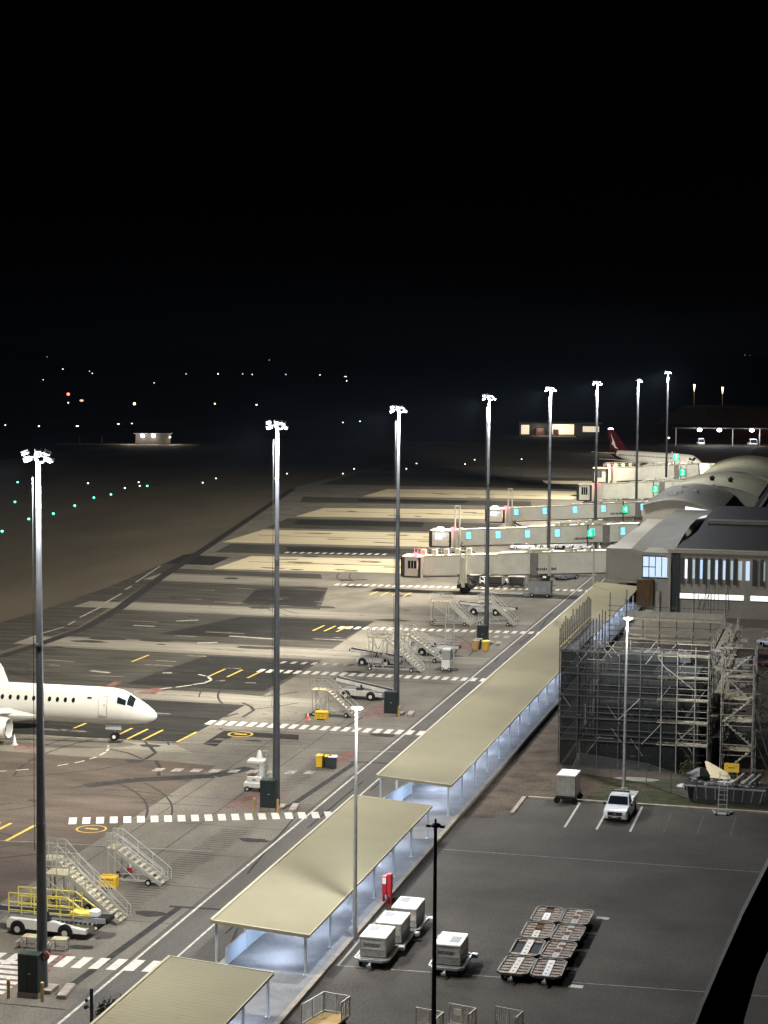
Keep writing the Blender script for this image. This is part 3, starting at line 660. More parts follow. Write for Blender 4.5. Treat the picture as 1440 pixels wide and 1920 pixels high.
    # fin
    f = MB(); xt = -L*.80; f.loft([[(xt+1.5, -.16, zc+1.25*k), (xt-4.6*k, -.12, zc+1.25*k), (xt-4.6*k, .12, zc+1.25*k), (xt+1.5, .16, zc+1.25*k)], [(xt-4.2*k, -.06, zc+6.6*k), (xt-6.6*k, -.05, zc+6.6*k), (xt-6.6*k, .05, zc+6.6*k), (xt-4.2*k, .06, zc+6.6*k)]]); fo = f.build('fin', tailm, t)
    # nose gear
    g_ = MB(); gx_ = gearx; g_.tube((gx_, 0, .38), (gx_, 0, zc-1.3*k), .07).beam((gx_, 0, .9), (gx_+.5, 0, zc-1.4*k), .05).tube((gx_, -.25, .38), (gx_, .25, .38), .05)
    go = g_.build('nose_gear', 'galv', t)
    for s_ in (-.22, .22): MB().tube((gx_, s_-.09, .37), (gx_, s_+.09, .37), .36, n=18).build('tyre', 'rubber', go, True)
    MB().tube((gx_, -.325, .37), (gx_, -.312, .37), .17, n=12).build('hub', 'white_paint', go)
    MB().box(gx_-.75, gx_+.75, -.46, -.40, zc-2.1*k, zc-1.62*k).build('gear_door', 'plane_grey', t)
    for x in (-L*.30,): MB().loft([[(x, -.03, zc+rh-.03), (x-.5, -.03, zc+rh-.03), (x-.5, .03, zc+rh-.03), (x, .03, zc+rh-.03)], [(x-.3, -.02, zc+rh+.4), (x-.5, -.02, zc+rh+.4), (x-.5, .02, zc+rh+.4), (x-.3, .02, zc+rh+.4)]]).build('antenna', 'plane_white', t)
    return t, fo
a1, _ = aircraft('regional_jet', 'white airliner nose and front half at the left edge of the photo', (-61.1, 160.9), R(1), 36.2, 1.5, 1.68, 3.17, 'plane_white', '', 24, -7.45, .765, -12.3, 4.7, .92, 1.60, -4.0, 28.7)
MB().box(-6.1, -5.7, -1.36, -1.31, 3.98, 4.14).build('flag', 'ink', a1)
b = MB(); b.beam((-1.9, -1.12, 3.35), (-1.25, -.93, 3.2), .03).beam((-1.25, -.93, 3.2), (-1.2, -.93, 2.6), .03).build('panel_seam', 'plane_grey', a1)
a2, fin = aircraft('tail_red_jet', 'white airliner with a red tail parked at the farthest gate', (-43.8, 547.5), math.atan2(-22.1, 28.2), 38.5, 1.88, 2.0, 3.4, 'red_tail', '', 40, -7.2, .62, -13.5, 4.9, 1.0, 1.5, -4.2, 34)
MB().loft([[(-31.2-q*.62, -s_*.95-.0, 4.2+q*.55) for s_ in (1,)] for q in range(2)]) if 0 else None
b = MB(); zc = 3.4
lf = [(-33.5, 5.6), (-34.6, 6.3), (-35.0, 7.4), (-36.4, 9.4), (-37.0, 10.6), (-36.4, 9.0), (-35.9, 7.9), (-36.4, 7.0), (-35.5, 6.6), (-35.0, 5.9)]
b.quad(*[(x, -.185, z) for x, z in lf]); b.build('white_emblem', 'plane_white', a2)
rr = []
for x, a, h_ in ((-33.0, 1.58, 1.6), (-34.5, 1.2, 1.25), (-36.5, .7, .75), (-38.0, .36, .38)):
    zz = {-33.0: 3.9, -34.5: 4.25, -36.5: 4.6, -38.0: 4.85}[x]
    rr.append([(x, math.cos(2*PI*i/20)*(a+.03), zz+math.sin(2*PI*i/20)*(h_+.04)) for i in range(20)])
MB().loft(rr, False).build('tail_paint', 'red_tail', a2, True)
aa = G(1144, 806, 9); 

# ================================================================== JET BRIDGES
def flood_cab(parent, x, y, z): 
    MB().loft([[(x-.8+.1*k, y-.30+.1*k*k, z-.1+.18*k), (x+.8-.1*k, y-.30+.1*k*k, z-.1+.18*k), (x+.8-.1*k, y+.15, z-.1+.18*k), (x-.8+.1*k, y+.15, z-.1+.18*k)] for k in (0, 1, 2, 3)]).build('cab_floodlight', 'lamp_pink', parent)
    light('POINT', 'cab_glow', (x, y-1.6, z+.55), 260, (1, .95, .95), parent, shadow_soft_size=.15)
def bridge(label, Y, xcab, xend, zf=3.55, zt=6.75, wins=(), cabw=3.6, colx=None, lit=False, rot=None, beacon=(0, 0), tall=4.2, railed=False, end='', ribs=True, rotx=None, slope=0):
    """tunnel along X from the cab (west) to the terminal (east)"""
    t = thing('jet_bridge', label, 'jet bridge', (xcab, Y, 0), R(rot or 0), 'jet bridges at the gates'); L = xend-xcab
    y0, y1 = -1.5, 1.5
    # cab with dark bellows and door
    c = MB(); c.box(cabw-.35, cabw, y0-.25, y1+.25, zf-.2, zt+.25); c.build('cab_frame', 'cream_bridge', t)
    MB().box(.15, cabw-.35, y0-.35, y1+.2, zt+.02, zt+.16).build('cab_roof', 'cream_bridge', t)
    MB().box(.15, cabw-.35, y0+.0, y1, zf-.25, zf+.0).build('cab_floor', 'steel_dark', t)
    MB().box(0, .16, y0-.3, y1+.2, zf-.1, zt+.2).build('bellows', 'black', t); MB().box(cabw-.75, cabw-.37, y0-.2, y0+.5, zf-.1, zt+.0).build('bellows', 'black', t)
    f = MB(); f.box(.5, cabw-.9, y0+.05, y0+.12, zf, zt).build('cab_wall', 'cream_paint', t)
    wm = 'win_blue' if lit else 'glass_dark'
    ww = MB().box(1.0, 2.25, y0+.0, y0+.045, zf+1.1, zt-.5).build('cab_window', wm, t)
    MB().box(1.38, 1.46, y0-.04, y0-.004, zf+1.1, zt-.5).box(1.8, 1.88, y0-.04, y0-.004, zf+1.1, zt-.5).box(.94, 1.0, y0-.04, y0-.004, zf+1.05, zt-.45).box(2.25, 2.31, y0-.04, y0-.004, zf+1.05, zt-.45).build('mullion', 'steel_grey', ww)
    if lit: MB().box(2.4, 2.8, y0, y0+.045, zf+1.6, zt-.6).build('cab_window', 'win_cyan', t); flood_cab(t, 1.9, y0-.25, zt+.18)
    # tunnel: two telescoping sections
    xm = L*.48
    a = MB().box(cabw, xm, y0, y1, zf, zt-.05); 
    if ribs and not wins:
        for i in range(int((xm-cabw)/.5)): a.box(cabw+.25+i*.5, cabw+.32+i*.5, y0-.05, y0-.004, zf+.1, zt-.15)
    ta = a.build('tunnel_section', 'cream_bridge', t)
    bsec = MB().box(xm, L, y0-.22, y1+.22, zf-.15, zt+.1)
    if ribs and not wins:
        for i in range(int((L-xm)/.6)): bsec.box(xm+.25+i*.6, xm+.32+i*.6, y0-.26, y0-.224, zf+.0, zt-.05)
    tb = bsec.build('tunnel_section', 'cream_bridge', t)
    MB().box(cabw, xm, y0-.08, y0-.002, zt-.12, zt+.05).box(xm, L, y0-.3, y0-.222, zt+.02, zt+.2).build('roof_edge', 'trim_cream', t)
    MB().box(cabw, L, y0-.1, y0+.1, zf-.32, zf-.17).build('underframe', 'steel_dark', t)
    for x in wins:
        yy = y0-(.25 if x > xm else .03)
        o = MB().bbox(x-.5, x+.5, yy-.03, yy+.02, zf+.85, zf+2.25, .05).build('window_frame', 'steel_grey', t)
        MB().box(x-.42, x+.42, yy-.05, yy-.034, zf+.95, zf+2.15).build('pane', 'win_cyan', o)
        MB().box(x-.42, x+.42, yy-.07, yy-.052, zf+1.5, zf+1.55).build('transom', 'steel_grey', o)
    # lift column and wheels
    if colx is not None:
        c = MB()
        for s_ in (-1.95, 1.95):
            c.box(colx-.22, colx+.22, s_-.2, s_+.2, 1.1, zt+.3)
        for s_ in (-.38, .38): c.box(colx+s_-.1, colx+s_+.1, -2.1, -1.9, zf-.6, zt+tall)
        c.box(colx-.5, colx+.5, -2.1, -1.9, zt+tall-.1, zt+tall+.12).box(colx-.6, colx+.6, -1.95, 1.95, zf-.65, zf-.35)
        c.build('lift_column', 'cream_paint', t)
        u = MB().box(colx-1.2, colx+1.2, -.6, .6, .75, 1.25).beam((colx+.4, -.8, 2.4), (colx+3.4, -.9, 1.0), .22).beam((colx-.3, -.8, 2.6), (colx-2.4, -.9, 3.3), .2).build('bogie', 'steel_dark', t)
        for s_ in (-1.1, -.6, .6, 1.1): MB().tube((colx-.0, s_-.2, .62), (colx-.0, s_+.2, .62), .6, n=18).build('tyre', 'rubber', u, True)
        random.seed(int(Y)); q = MB()
        for k in range(14): q.cbox((colx+random.uniform(-1, 1), random.uniform(-1.5, 0), random.uniform(1.2, 3.2)), (random.uniform(.15, .5), .3, random.uniform(.15, .5)))
        q.build('hydraulics', 'grey_box', u)
    if railed:
        q = MB()
        for k in range(18): q.beam((cabw-1+k*.5, y0, zt+.1), (cabw-1+k*.5, y0, zt+1.15), .06)
        q.beam((cabw-1, y0, zt+1.15), (cabw+7.5, y0, zt+1.15), .07).beam((cabw-1, y0, zt+.65), (cabw+7.5, y0, zt+.65), .05)
        for k in range(5): q.cbox((cabw+k*1.7, 0, zt+.45), (.7, .8, .8))
        q.build('roof_rail', 'cream_paint', t)
    if end:
        q = MB(); random.seed(4); x_ = L-10.5
        for k in range(12): q.box(x_+k*.27, x_+k*.27+random.uniform(.14, .22), y0-.30, y0-.262, zf+.35, zf+.35+random.choice((.3, .38)))
        q.build('faint_writing', 'ink', t)
    # rotunda
    zt0, zf0 = zt, zf
    rx = rotx or (L-(5.5 if L > 18 else 3.5)); 
    zt, zf = zt0+rx*math.tan(R(slope)), zf0+rx*math.tan(R(slope))
    MB().tube((rx, -.35, zf-.35), (rx, -.35, zt+.1), 1.5, n=28).build('rotunda', 'rotunda_grey', t, True)
    MB().tube((rx, 0, 0), (rx, 0, zf-.35), 1.05, n=20).build('rotunda_column', 'wall_grey', t, True)
    MB().box(rx+2.0, rx+2.4, -1.9, 1.9, zf-.3, zt+.35).build('fire_collar', 'cream_paint', t)
    # rooftop air units, ducts and pipes towards the terminal
    zt, zf = zt0, zf0
    if L > 20:
        random.seed(int(Y)+5); q = MB(); p_ = MB()
        for k in range(9):
            x_ = L*random.uniform(.62, .95); MB().bbox(x_-random.uniform(.25, .8), x_, -random.uniform(.2, 1.2), random.uniform(.1, .8), zt+.12, zt+random.uniform(.45, .95), .04).build('roof_unit', 'cream_paint', t)
        for k in range(7): x_ = L*random.uniform(.5, .9); yy_ = random.uniform(-1.4, 1.3); MB().tube((x_, yy_, zt+.3), (x_+random.uniform(1, 4), yy_+random.uniform(-.2, .2), zt+random.uniform(.25, .7)), .07, n=6).build('roof_pipe', 'galv', t)
        p_.tube((L*.64, -1.3, zt+.55), (L*.72, -1.3, zt+.55), .2).tube((L*.64, -1.3, zt+.55), (L*.64, -1.5, zt-.6), .2)
        p_.build('roof_duct', 'cream_paint', t)
    for ch in t.children:
        if ch.name.split('.')[0] in ('tunnel_section', 'roof_edge', 'underframe', 'window_frame', 'roof_rail', 'faint_writing', 'roof_unit', 'roof_pipe', 'roof_duct') : ch.rotation_euler = (0, -R(slope), 0)
    bk = MB().tube((beacon[0]+1.0, y0-.0, zt+.2), (beacon[0]+1.0, y0, zt+.65), .32, n=10).build('beacon', 'glow_red', t, True)
    light('POINT', 'beacon_glow', (beacon[0]+1.0, y0-.7, zt+.55), 120, (1, .05, .1), t, shadow_soft_size=.1)
    return t
bridge('nearest jet bridge, grey ribbed tunnel with a dark open cab', 272, -64.8, -34.4, 2.4, 5.15, (), 3.3, 9.3, False, railed=True, beacon=(1.2, 0), tall=1.2, end='x', rotx=19.6, slope=3.3)
bridge('second jet bridge with a row of cyan windows and a bright cab lamp', 315, -70.3, -35.0, 2.3, 4.85, (7.0, 12.0, 17.0, 22.0, 27.8, 32.8), 4.2, 4.9, True, beacon=(3.0, 0), tall=4.3, end='x', slope=3.4)
bridge('third jet bridge, behind the second, with cyan windows and bright cab', 361, -69.7, -35.0, 2.4, 4.75, (6.3, 11.8, 17.6, 23.0, 30.4), 4.2, 4.9, True, beacon=(3.0, 0), tall=4.0, end='x', slope=3.9)
bridge('fourth jet bridge, blank cream tunnel with a dark cab', 406, -58.7, -35.2, 3.4, 6.6, (), 3.6, 5.2, False, beacon=(3.2, 0), tall=.4, slope=3.2)
bridge('fifth jet bridge, blank cream tunnel with railings on its cab roof', 455, -62.2, -36.8, 3.8, 7.0, (), 4.2, 5.5, False, railed=True, beacon=(3.0, 0), tall=.9, slope=3.6)
bridge('farthest jet bridge touching the red tailed airliner', 512, -47.0, -35.0, 2.6, 5.2, (), 3.4, None, False, tall=0)
# dark lettering strip on the near bridges
for (X, Y, s_) in ((-40.2, 268.72, 'AEROBRIDGE'),): pass
# gate number signs
for n_, (x, y), Y in (('5', (1107, 1000), 306), ('4', (1173, 955), 352), ('3', (1229, 917), 399), ('2', (1280, 886), 446), ('1', (1268, 857), 505)):
    d = FW+RT*((x-720)/F_PX)-UP*((y-960)/F_PX); s_ = Y/d.y; X = d.x*s_; Z = CAM_H+d.z*s_
    t = thing('gate_sign', 'green lit gate sign reading '+n_+{'5': ', before the second bridge', '4': ', before the third bridge', '3': ', over the fourth bridge', '2': ', beside the curved roofs', '1': ', before the distant fuselage'}[n_], 'sign', (X, Y, 0), 0, 'green gate number signs'); k = .72*Y/306
    MB().tube((-.45, .15, 0), (-.45, .15, Z+1.5), .1, n=8).build('post', 'cab_green', t)
    MB().bbox(-.72*k, .72*k, -.15, .2, Z-.85*k, Z+.85*k, .05).build('housing', 'cab_green', t)
    MB().box(-.64*k, .64*k, -.18, -.155, Z-.76*k, Z+.76*k).build('sign_face', 'glow_green', t)
    text(n_, 1.5*k, 'glow_greenwhite', t, (0, -.20, Z), (R(90), 0, 0), 'numeral')
    light('POINT', 'sign_glow', (0, -1.2, Z), 110, (.05, 1, .5), t, shadow_soft_size=.3)

# ================================================================== GROUND EQUIPMENT
def wheel(mb_parent, x, y, r, wd=.2, hub=True):
    o = MB().tube((x, y-wd/2, r), (x, y+wd/2, r), r, n=18).build('wheel', 'rubber', mb_parent, True)
    if hub: MB().tube((x, y-wd/2-.012, r), (x, y-wd/2-.002, r), r*.5, n=14).build('hub', 'container', o)
    return o
def stairs(label, loc, H, run, wd=1.3, plat=1.3, m='alu', rz=0, grp='mobile boarding stairs', perspex=True, tower=False):
    """platform at local x 0..plat, flight going down towards +x"""
    t = thing('boarding_stairs', label, 'boarding stairs', (*loc, 0), rz, grp); y0, y1 = -wd/2, wd/2
    MB().box(0, plat, y0, y1, H-.1, H).build('platform', 'trim_cream', t)
    fl = MB(); n = max(6, int(H/.24))
    for s_ in (y0, y1): fl.beam((plat, s_, H-.12), (plat+run, s_, .12), .05, .26)
    fl.build('stringers', m, t)
    tr = MB()
    for k in range(n): 
        x = plat+run*(k+.5)/n; z = H-(H-.1)*(k+.8)/n; tr.box(x-.14, x+.14, y0+.04, y1-.04, z-.02, z+.03)
    tr.build('treads', 'plank', t)
    for s_ in (y0, y1):
        h = MB(); h.beam((0, s_, H+1.05), (plat, s_, H+1.05), .04).beam((plat, s_, H+1.05), (plat+run, s_, 1.15), .04).beam((0, s_, H+.5), (plat, s_, H+.5), .04).beam((plat, s_, H+.5), (plat+run, s_, .6), .035)
        for k in range(3): h.beam((plat*k/2, s_, H), (plat*k/2, s_, H+1.05), .05)
        m_ = max(3, int(run/.9))
        for k in range(1, m_+1): x = plat+run*k/m_; z = H-(H-.12)*k/m_; h.beam((x, s_, z), (x, s_, z+1.05), .03)
        h.beam((plat+run, s_, 1.15), (plat+run+.25, s_, .9), .05).beam((plat+run+.25, s_, .9), (plat+run+.25, s_, .25), .04)
        h.build('handrail', m, t)
        if perspex:
            p = MB(); p.quad((plat, s_, H+.05), (plat+run, s_, .25), (plat+run, s_, 1.1), (plat, s_, H+1.0)); p.quad((0, s_, H+.05), (plat, s_, H+.05), (plat, s_, H+1.0), (0, s_, H+1.0)); p.build('side_panel', 'perspex', t)
    f = MB()
    f.beam((.1, y0, .3), (plat+run, y0, .3), .1).beam((.1, y1, .3), (plat+run, y1, .3), .1)
    for x in (.15, plat*.9):
        for s_ in (y0, y1): f.beam((x, s_, .3), (x, s_, H-.1), .08)
    f.beam((.15, y0, H-.3), (plat+run*.45, y0, .3), .05).beam((plat+run*.5, y0, .3), (plat+run*.5, y0, H*.5), .05).beam((plat+run*.5, y1, .3), (plat+run*.5, y1, H*.5), .05)
    if tower:
        for s_ in (y0, y1): f.beam((.15, s_, .3), (plat*.9, s_, H-.2), .05)
        f.beam((plat*.9, y0, .3), (.15, y1, H-.2), .05)
    f.build('base_frame', m, t)
    for x in (.3, plat+run*.72):
        for s_ in (y0-.05, y1+.05): wheel(t, x, s_, .22, .16)
    return t
stairs('boarding stairs standing alone, behind the striped cone and yellow box', G(206, 1650), 2.35, 3.2, 1.25, .7)
stairs('boarding stairs leading up behind the nearest floodlight mast', (-48.9, 109.6), 2.9, 3.3, 1.35, 1.7)
stairs('boarding stairs just behind the near belt loader, partly hidden by others', (-50.2, 111.9), 3.1, 2.9, 1.35, 1.2)
stairs('boarding stairs in front of the small white belt loader', (-51.3, 177.6), 2.55, 2.7, 1.3, 1.6, tower=True)
stairs('boarding stairs with tall lattice base left of the third mast', (-52.6, 204.7), 3.7, 4.2, 1.8, 2.0, tower=True)
stairs('boarding stairs standing behind the lattice based ones at the third mast', (-50.6, 211.5), 3.0, 4.0, 1.6, 1.2)
stairs('boarding stairs left of the fourth mast, cream platform to the left', (-53.6, 240.6), 3.0, 3.0, 1.5, 2.4)
stairs('boarding stairs directly behind the fourth mast', (-47.6, 242.0), 3.0, 3.0, 1.5, 1.8, tower=True)
def small_steps(label, loc, rz=0):
    t = thing('work_platform', label, 'work platform', (*loc, 0), rz, 'low aluminium work platforms')
    MB().box(-.45, .45, -.35, .35, .72, .78).build('top', 'trim_cream', t)
    MB().box(-.85, -.45, -.35, .35, .38, .43).build('step', 'alu', t)
    f = MB()
    for x in (-.42, .42):
        for y in (-.32, .32): f.beam((x, y, 0), (x, y, .75), .06)
    for y in (-.32, .32): f.beam((-.95, y, 0), (-.42, y, .72), .06); f.beam((-.42, y, .2), (.42, y, .2), .05)
    f.build('legs', 'alu', t)
small_steps('low aluminium work platform left of the nearest mast foot', G(58, 1778)); small_steps('low aluminium work platform right of the nearest mast foot', G(113, 1783), R(4))
def belt_loader(label, loc, rz=0, L=7.2, z0=.95, z1=1.25, yrail=False, cL=5.4, m='white_paint'):
    t = thing('belt_loader', label, 'belt loader', (*loc, 0), rz, 'belt loaders'); 
    ch = MB(); 
    prof = [(-cL/2, .42), (-cL/2, .92), (-cL/2+.2, 1.0), (cL*.12, .98), (cL*.22, .86), (cL*.36, .72), (cL/2, .66), (cL/2, .40)]
    ch.loft([[(x, -.95, z) for x, z in prof], [(x, .95, z) for x, z in prof]])
    ch.build('chassis', m, t)
    for x in (-cL*.36, cL*.24):
        for s_ in (-.92, .92): 
            MB().tube((x, s_-.05, .42), (x, s_+.05, .42), .50, n=20).build('wheel_arch', 'black', t, True)
            wheel(t, x, s_*1.02, .38, .22)
    cv = MB(); y0, y1 = -.55, .55
    for s_ in (y0, y1): cv.beam((-L/2, s_, z0), (L/2, s_, z1), .1, .3)
    cv.build('conveyor_frame', 'steel_grey' if yrail else m, t)
    b = MB(); b.beam((-L/2-.1, 0, z0+.12), (L/2+.1, 0, z1+.12), .9, .06); b.tube((-L/2, -.5, z0), (-L/2, .5, z0), .17).tube((L/2, -.5, z1), (L/2, .5, z1), .17); b.build('belt', 'rubber', t)
    q = MB(); q.box(-.5, .2, -.95, -.45, 1.0, 1.2).box(-.1, .1, -.8, -.7, 1.2, 1.55).build('driver_seat', 'steel_dark', t)
    if yrail:
        for s_ in (-.66, .66):
            r_ = MB(); xs = [-2.6+.85*k for k in range(6)]; Z = 1.35
            for x in xs: r_.beam((x, s_, Z-.15), (x, s_, Z+1.15), .055)
            r_.beam((-2.6, s_, Z+1.15), (1.2, s_, Z+1.15), .06).beam((-2.6, s_, Z+.6), (1.65, s_, Z+.6), .05).beam((-2.6, s_, Z+.1), (2.3, s_, Z+.1), .05)
            r_.beam((1.2, s_, Z+1.15), (2.2, s_, Z+.5), .06).beam((2.2, s_, Z+.5), (2.75, s_, Z+.15), .06)
            r_.build('guard_rail', 'yellow_rail', t)
        MB().box(1.3, 2.6, -.4, .4, 1.15, 1.5).build('platform_box', 'yellow_rail', t)
        MB().bbox(2.5, 3.1, -.3, .3, 1.3, 1.7, .08).build('motor_cover', 'white_paint', t)
        q = MB()
        for k in range(10): q.tube((.6+.3*k, -.62, .95), (.6+.3*k, -.5, .95), .08)
        q.build('chain', 'steel_dark', t); 
        q = MB(); q.tube((3.1, -.62, .75), (3.1, .62, .75), .17, n=14); q.build('guide_wheel', 'rubber', t); MB().tube((3.1, -.64, .75), (3.1, -.622, .75), .1, n=12).build('hub', 'white_paint', t)
    return t
belt_loader('near white belt loader with yellow guard rails behind the nearest mast', (-47.2, 106.4), R(-1), 7.4, 1.15, 1.2, True, 5.2)
belt_loader('small white belt loader right behind the parked stairs with a yellow box', (-48.7, 187.2), R(-3), 5.6, 1.9, .95, False, 4.4, 'container')
belt_loader('cream belt loader under the lattice based stairs at the third mast', (-52.2, 207.4), R(-3), 6.4, 1.6, .9, False, 4.6, 'container')
belt_loader('cream belt loader farther back beside the third mast', (-47.6, 216.4), R(4), 5.5, 1.2, 1.0, False, 4.2, 'container')
belt_loader('pale belt loader between the fourth mast and the service road', (-48.2, 251.3), R(2), 7.6, 1.5, .9, False, 5, 'container')
def ybox(label, loc, rz):
    t = thing('equipment_box', label, 'equipment box', (*loc, 0), rz, 'yellow equipment boxes')
    MB().bbox(-.6, .6, -.4, .4, .12, .82, .05).build('case', 'yellow', t)
    MB().box(-.58, -.4, -.38, .38, 0, .12).box(.4, .58, -.38, .38, 0, .12).build('feet', 'yellow', t)
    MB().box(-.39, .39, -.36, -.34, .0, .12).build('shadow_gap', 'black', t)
    k = MB(); random.seed(2)
    for i in range(11): k.box(-.46+i*.085, -.46+i*.085+.06, -.415, -.402, .60, .60+random.choice((.07, .09)))
    k.box(-.3, -.14, -.415, -.402, .36, .42).box(.12, .26, -.415, -.402, .36, .42); k.build('faint_writing', 'wood_brown', t)
    return t
ybox('orange yellow equipment box in front of the striped cone', G(204, 1664), R(2)); ybox('bright yellow equipment box beside a small orange cone', G(603, 1349), R(2))
def cone(label, loc, m, s_=1.0):
    t = thing('traffic_cone', label, 'traffic cone', (*loc, 0), 0, 'traffic cones')
    MB().cbox((0, 0, .03), (.42*s_, .42*s_, .06)).tube((0, 0, .05), (0, 0, .38*s_), .17*s_, .1*s_, 14).build('body', m, t, True)
    MB().tube((0, 0, .38*s_), (0, 0, .62*s_), .103*s_, .05*s_, 14).build('band', 'white_paint', t, True)
    MB().tube((0, 0, .62*s_), (0, 0, .8*s_), .05*s_, .02, 14).build('tip', m, t, True)
cone('red and white cone under the lone boarding stairs', G(243, 1640), 'red', 1.35); cone('small orange cone left of the bright yellow box', G(577, 1350), 'orange', 1.1)
cone('white cone in front of the aircraft engine', G(27, 1397), 'white_paint', 1.2)
for k, (x, y) in enumerate(((600, 1439), (608, 1436), (616, 1440), (624, 1441))):
    t = thing('wheelie_bin', ['yellow wheelie bin left in the group beside the road', 'dark wheelie bin second from the left in the roadside group', 'dark wheelie bin with a grey edge in the roadside group', 'dark wheelie bin rightmost in the roadside group'][k], 'bin', (*G(x, y), 0), R(3*k), 'wheelie bins by the road')
    s_ = (.3, .3, .3, .36)[k]; m = 'yellow' if k == 0 else 'bin_dark'
    MB().loft([[(-s_*.8, -.28, .08), (s_*.8, -.28, .08), (s_*.8, .28, .08), (-s_*.8, .28, .08)], [(-s_, -.36, 1.02), (s_, -.36, 1.02), (s_, .36, 1.02), (-s_, .36, 1.02)]]).build('body', m, t)
    MB().bbox(-s_-.02, s_+.02, -.4, .38, 1.02, 1.12, .04).build('lid', 'yellow' if k in (0, 2) else ('white_paint' if k == 3 else 'bin_dark'), t)
    wheel(t, -.2, .3, .1, .05, False)
for k, (x, y) in enumerate(((911, 1221), (892, 1220), (897, 1217))):
    t = thing('wheelie_bin', ['yellow bin at the foot of the fourth mast', 'tan bin left of the yellow bin at the fourth mast', 'dark bin between the tan and yellow bins at the fourth mast'][k], 'bin', (*G(x, y), 0), 0, 'bins at the fourth mast')
    m = ('yellow', 'bollard', 'bin_dark')[k]
    MB().loft([[(-.28, -.28, .05), (.28, -.28, .05), (.28, .28, .05), (-.28, .28, .05)], [(-.4, -.4, 1.15), (.4, -.4, 1.15), (.4, .4, 1.15), (-.4, .4, 1.15)]]).build('body', m, t)
    MB().bbox(-.43, .43, -.43, .43, 1.15, 1.27, .05).build('lid', 'yellow_rail' if k == 0 else 'kerb', t)
# white lift unit left of mast 2
t = thing('toilet_service_unit', 'white C shaped service cart left of the second mast', 'service cart', (*G(483, 1482), 0), R(2))
MB().bbox(-1.0, .75, -.6, .6, .35, .75, .05).build('base', 'white_paint', t); MB().bbox(-.75, .5, -.55, .55, .75, 1.25, .05).build('tank', 'white_paint', t)
MB().box(.28, .62, -.5, .5, 1.25, 2.35).build('column', 'white_paint', t); MB().bbox(-.75, .62, -.55, .55, 2.35, 2.55, .04).build('top_tray', 'white_paint', t)
MB().tube((.15, 0, 2.55), (.15, 0, 3.0), .28, .2, 12).tube((.15, 0, 3.0), (.15, 0, 3.3), .2, .1, 12).build('spout', 'white_paint', t, True)
q = MB(); q.beam((.65, 0, .5), (.8, 0, 3.3), .08).beam((.8, 0, 3.3), (.3, 0, 3.2), .08)
for k in range(8): q.beam((.7, -.25, .7+.33*k), (.7, .25, .7+.33*k), .05)
q.build('ladder', 'alu', t); MB().box(-.7, -.1, -.5, .4, 1.27, 1.33).build('tray_mat', 'rust', t); MB().box(-.3, .0, -.56, -.552, .9, 1.05).build('panel', 'grey_box', t)
for x in (-.7, .5): wheel(t, x, -.6, .22, .15); wheel(t, x, .6, .22, .15)
# small white step stool at mast 3
t = thing('notice_board', 'white notice board leaning at the foot of the third cabinet', 'notice board', (*G(739, 1338), 0), 0)
b = MB().at(0, 0, 0, 0, R(-25)); b.box(-.5, .5, -.03, .03, .1, .85); b.build('board', 'white_paint', t); MB().beam((-.4, .3, 0), (-.4, 0, .7), .05).beam((.4, .3, 0), (.4, 0, .7), .05).build('stand', 'alu', t)
# light tower cart
t = thing('service_cart', 'small white cart with two tall posts beside the road', 'service cart', (*G(838, 1257), 0), R(-4))
MB().bbox(-.5, .5, -.5, .6, .2, 1.2, .06).build('body', 'white_paint', t); MB().bbox(-.48, .48, -.42, .55, 1.2, 2.3, .05).build('upper_cabinet', 'grey_box', t); MB().bbox(-.5, .5, -.45, .6, 2.3, 2.45, .04).build('top', 'white_paint', t)
q = MB()
for x in (-.42, .55): q.beam((x, .7, .2), (x, .7, 6.2), .09)
for z in (3.2, 4.6, 6.1): q.beam((-.42, .7, z), (.55, .7, z), .06)
q.beam((-.42, .7, 3.2), (.55, .7, 4.6), .05); q.build('posts', 'galv', t)
q = MB(); q.beam((-1.3, -.2, .12), (1.3, -.2, .12), .1).beam((-1.2, .6, .12), (1.2, .6, .12), .1).build('outriggers', 'steel_dark', t)
for x in (-.4, .4): wheel(t, x, -.45, .2, .12)
# grey generator trailer under bridge 1
def gpu(label, loc, rz=0, m='grey_box', L=3.2, H=1.5):
    t = thing('ground_power_unit', label, 'generator', (*loc, 0), rz, 'ground power units')
    MB().bbox(-L/2, L/2, -.8, .8, .45, .45+H, .12).build('housing', m, t); MB().box(-L/2+.1, L/2-.1, -.7, .7, .3, .45).beam((-L/2, 0, .4), (-L/2-1.2, 0, .3), .08).build('frame', 'steel_dark', t)
    MB().box(-.6, -.1, -.815, -.802, .7, 1.5).box(.3, .9, -.815, -.802, .9, 1.5).build('louvre', 'steel_grey', t)
    for x in (-L*.33, L*.33): wheel(t, x, -.75, .3, .2); wheel(t, x, .75, .3, .2)
gpu('grey generator trailer beside the fifth mast under the nearest bridge', G(1013, 1119), 0, 'grey_box', 3.3, 1.9)
gpu('small grey cabinet trailer under the middle of the nearest bridge', G(934, 1098), 0, 'wall_grey', 1.9, 2.3)
gpu('low pale generator in the shade of the fourth bridge', G(1130, 945), 0, 'container', 3, 1.6)
# airline tow bar
t = thing('tow_bar', 'long pale tow bar lying beside the grey generator', 'tow bar', (*G(945, 1117), 0), 0)
MB().tube((-3.2, 0, .35), (3.0, 0, .4), .14, n=10).build('bar', 'container_top', t, True); MB().cbox((3.3, 0, .35), (.8, .9, .5)).build('coupling', 'grey_box', t)
for x in (-2.6, 2.9): wheel(t, x, -.2, .22, .14)
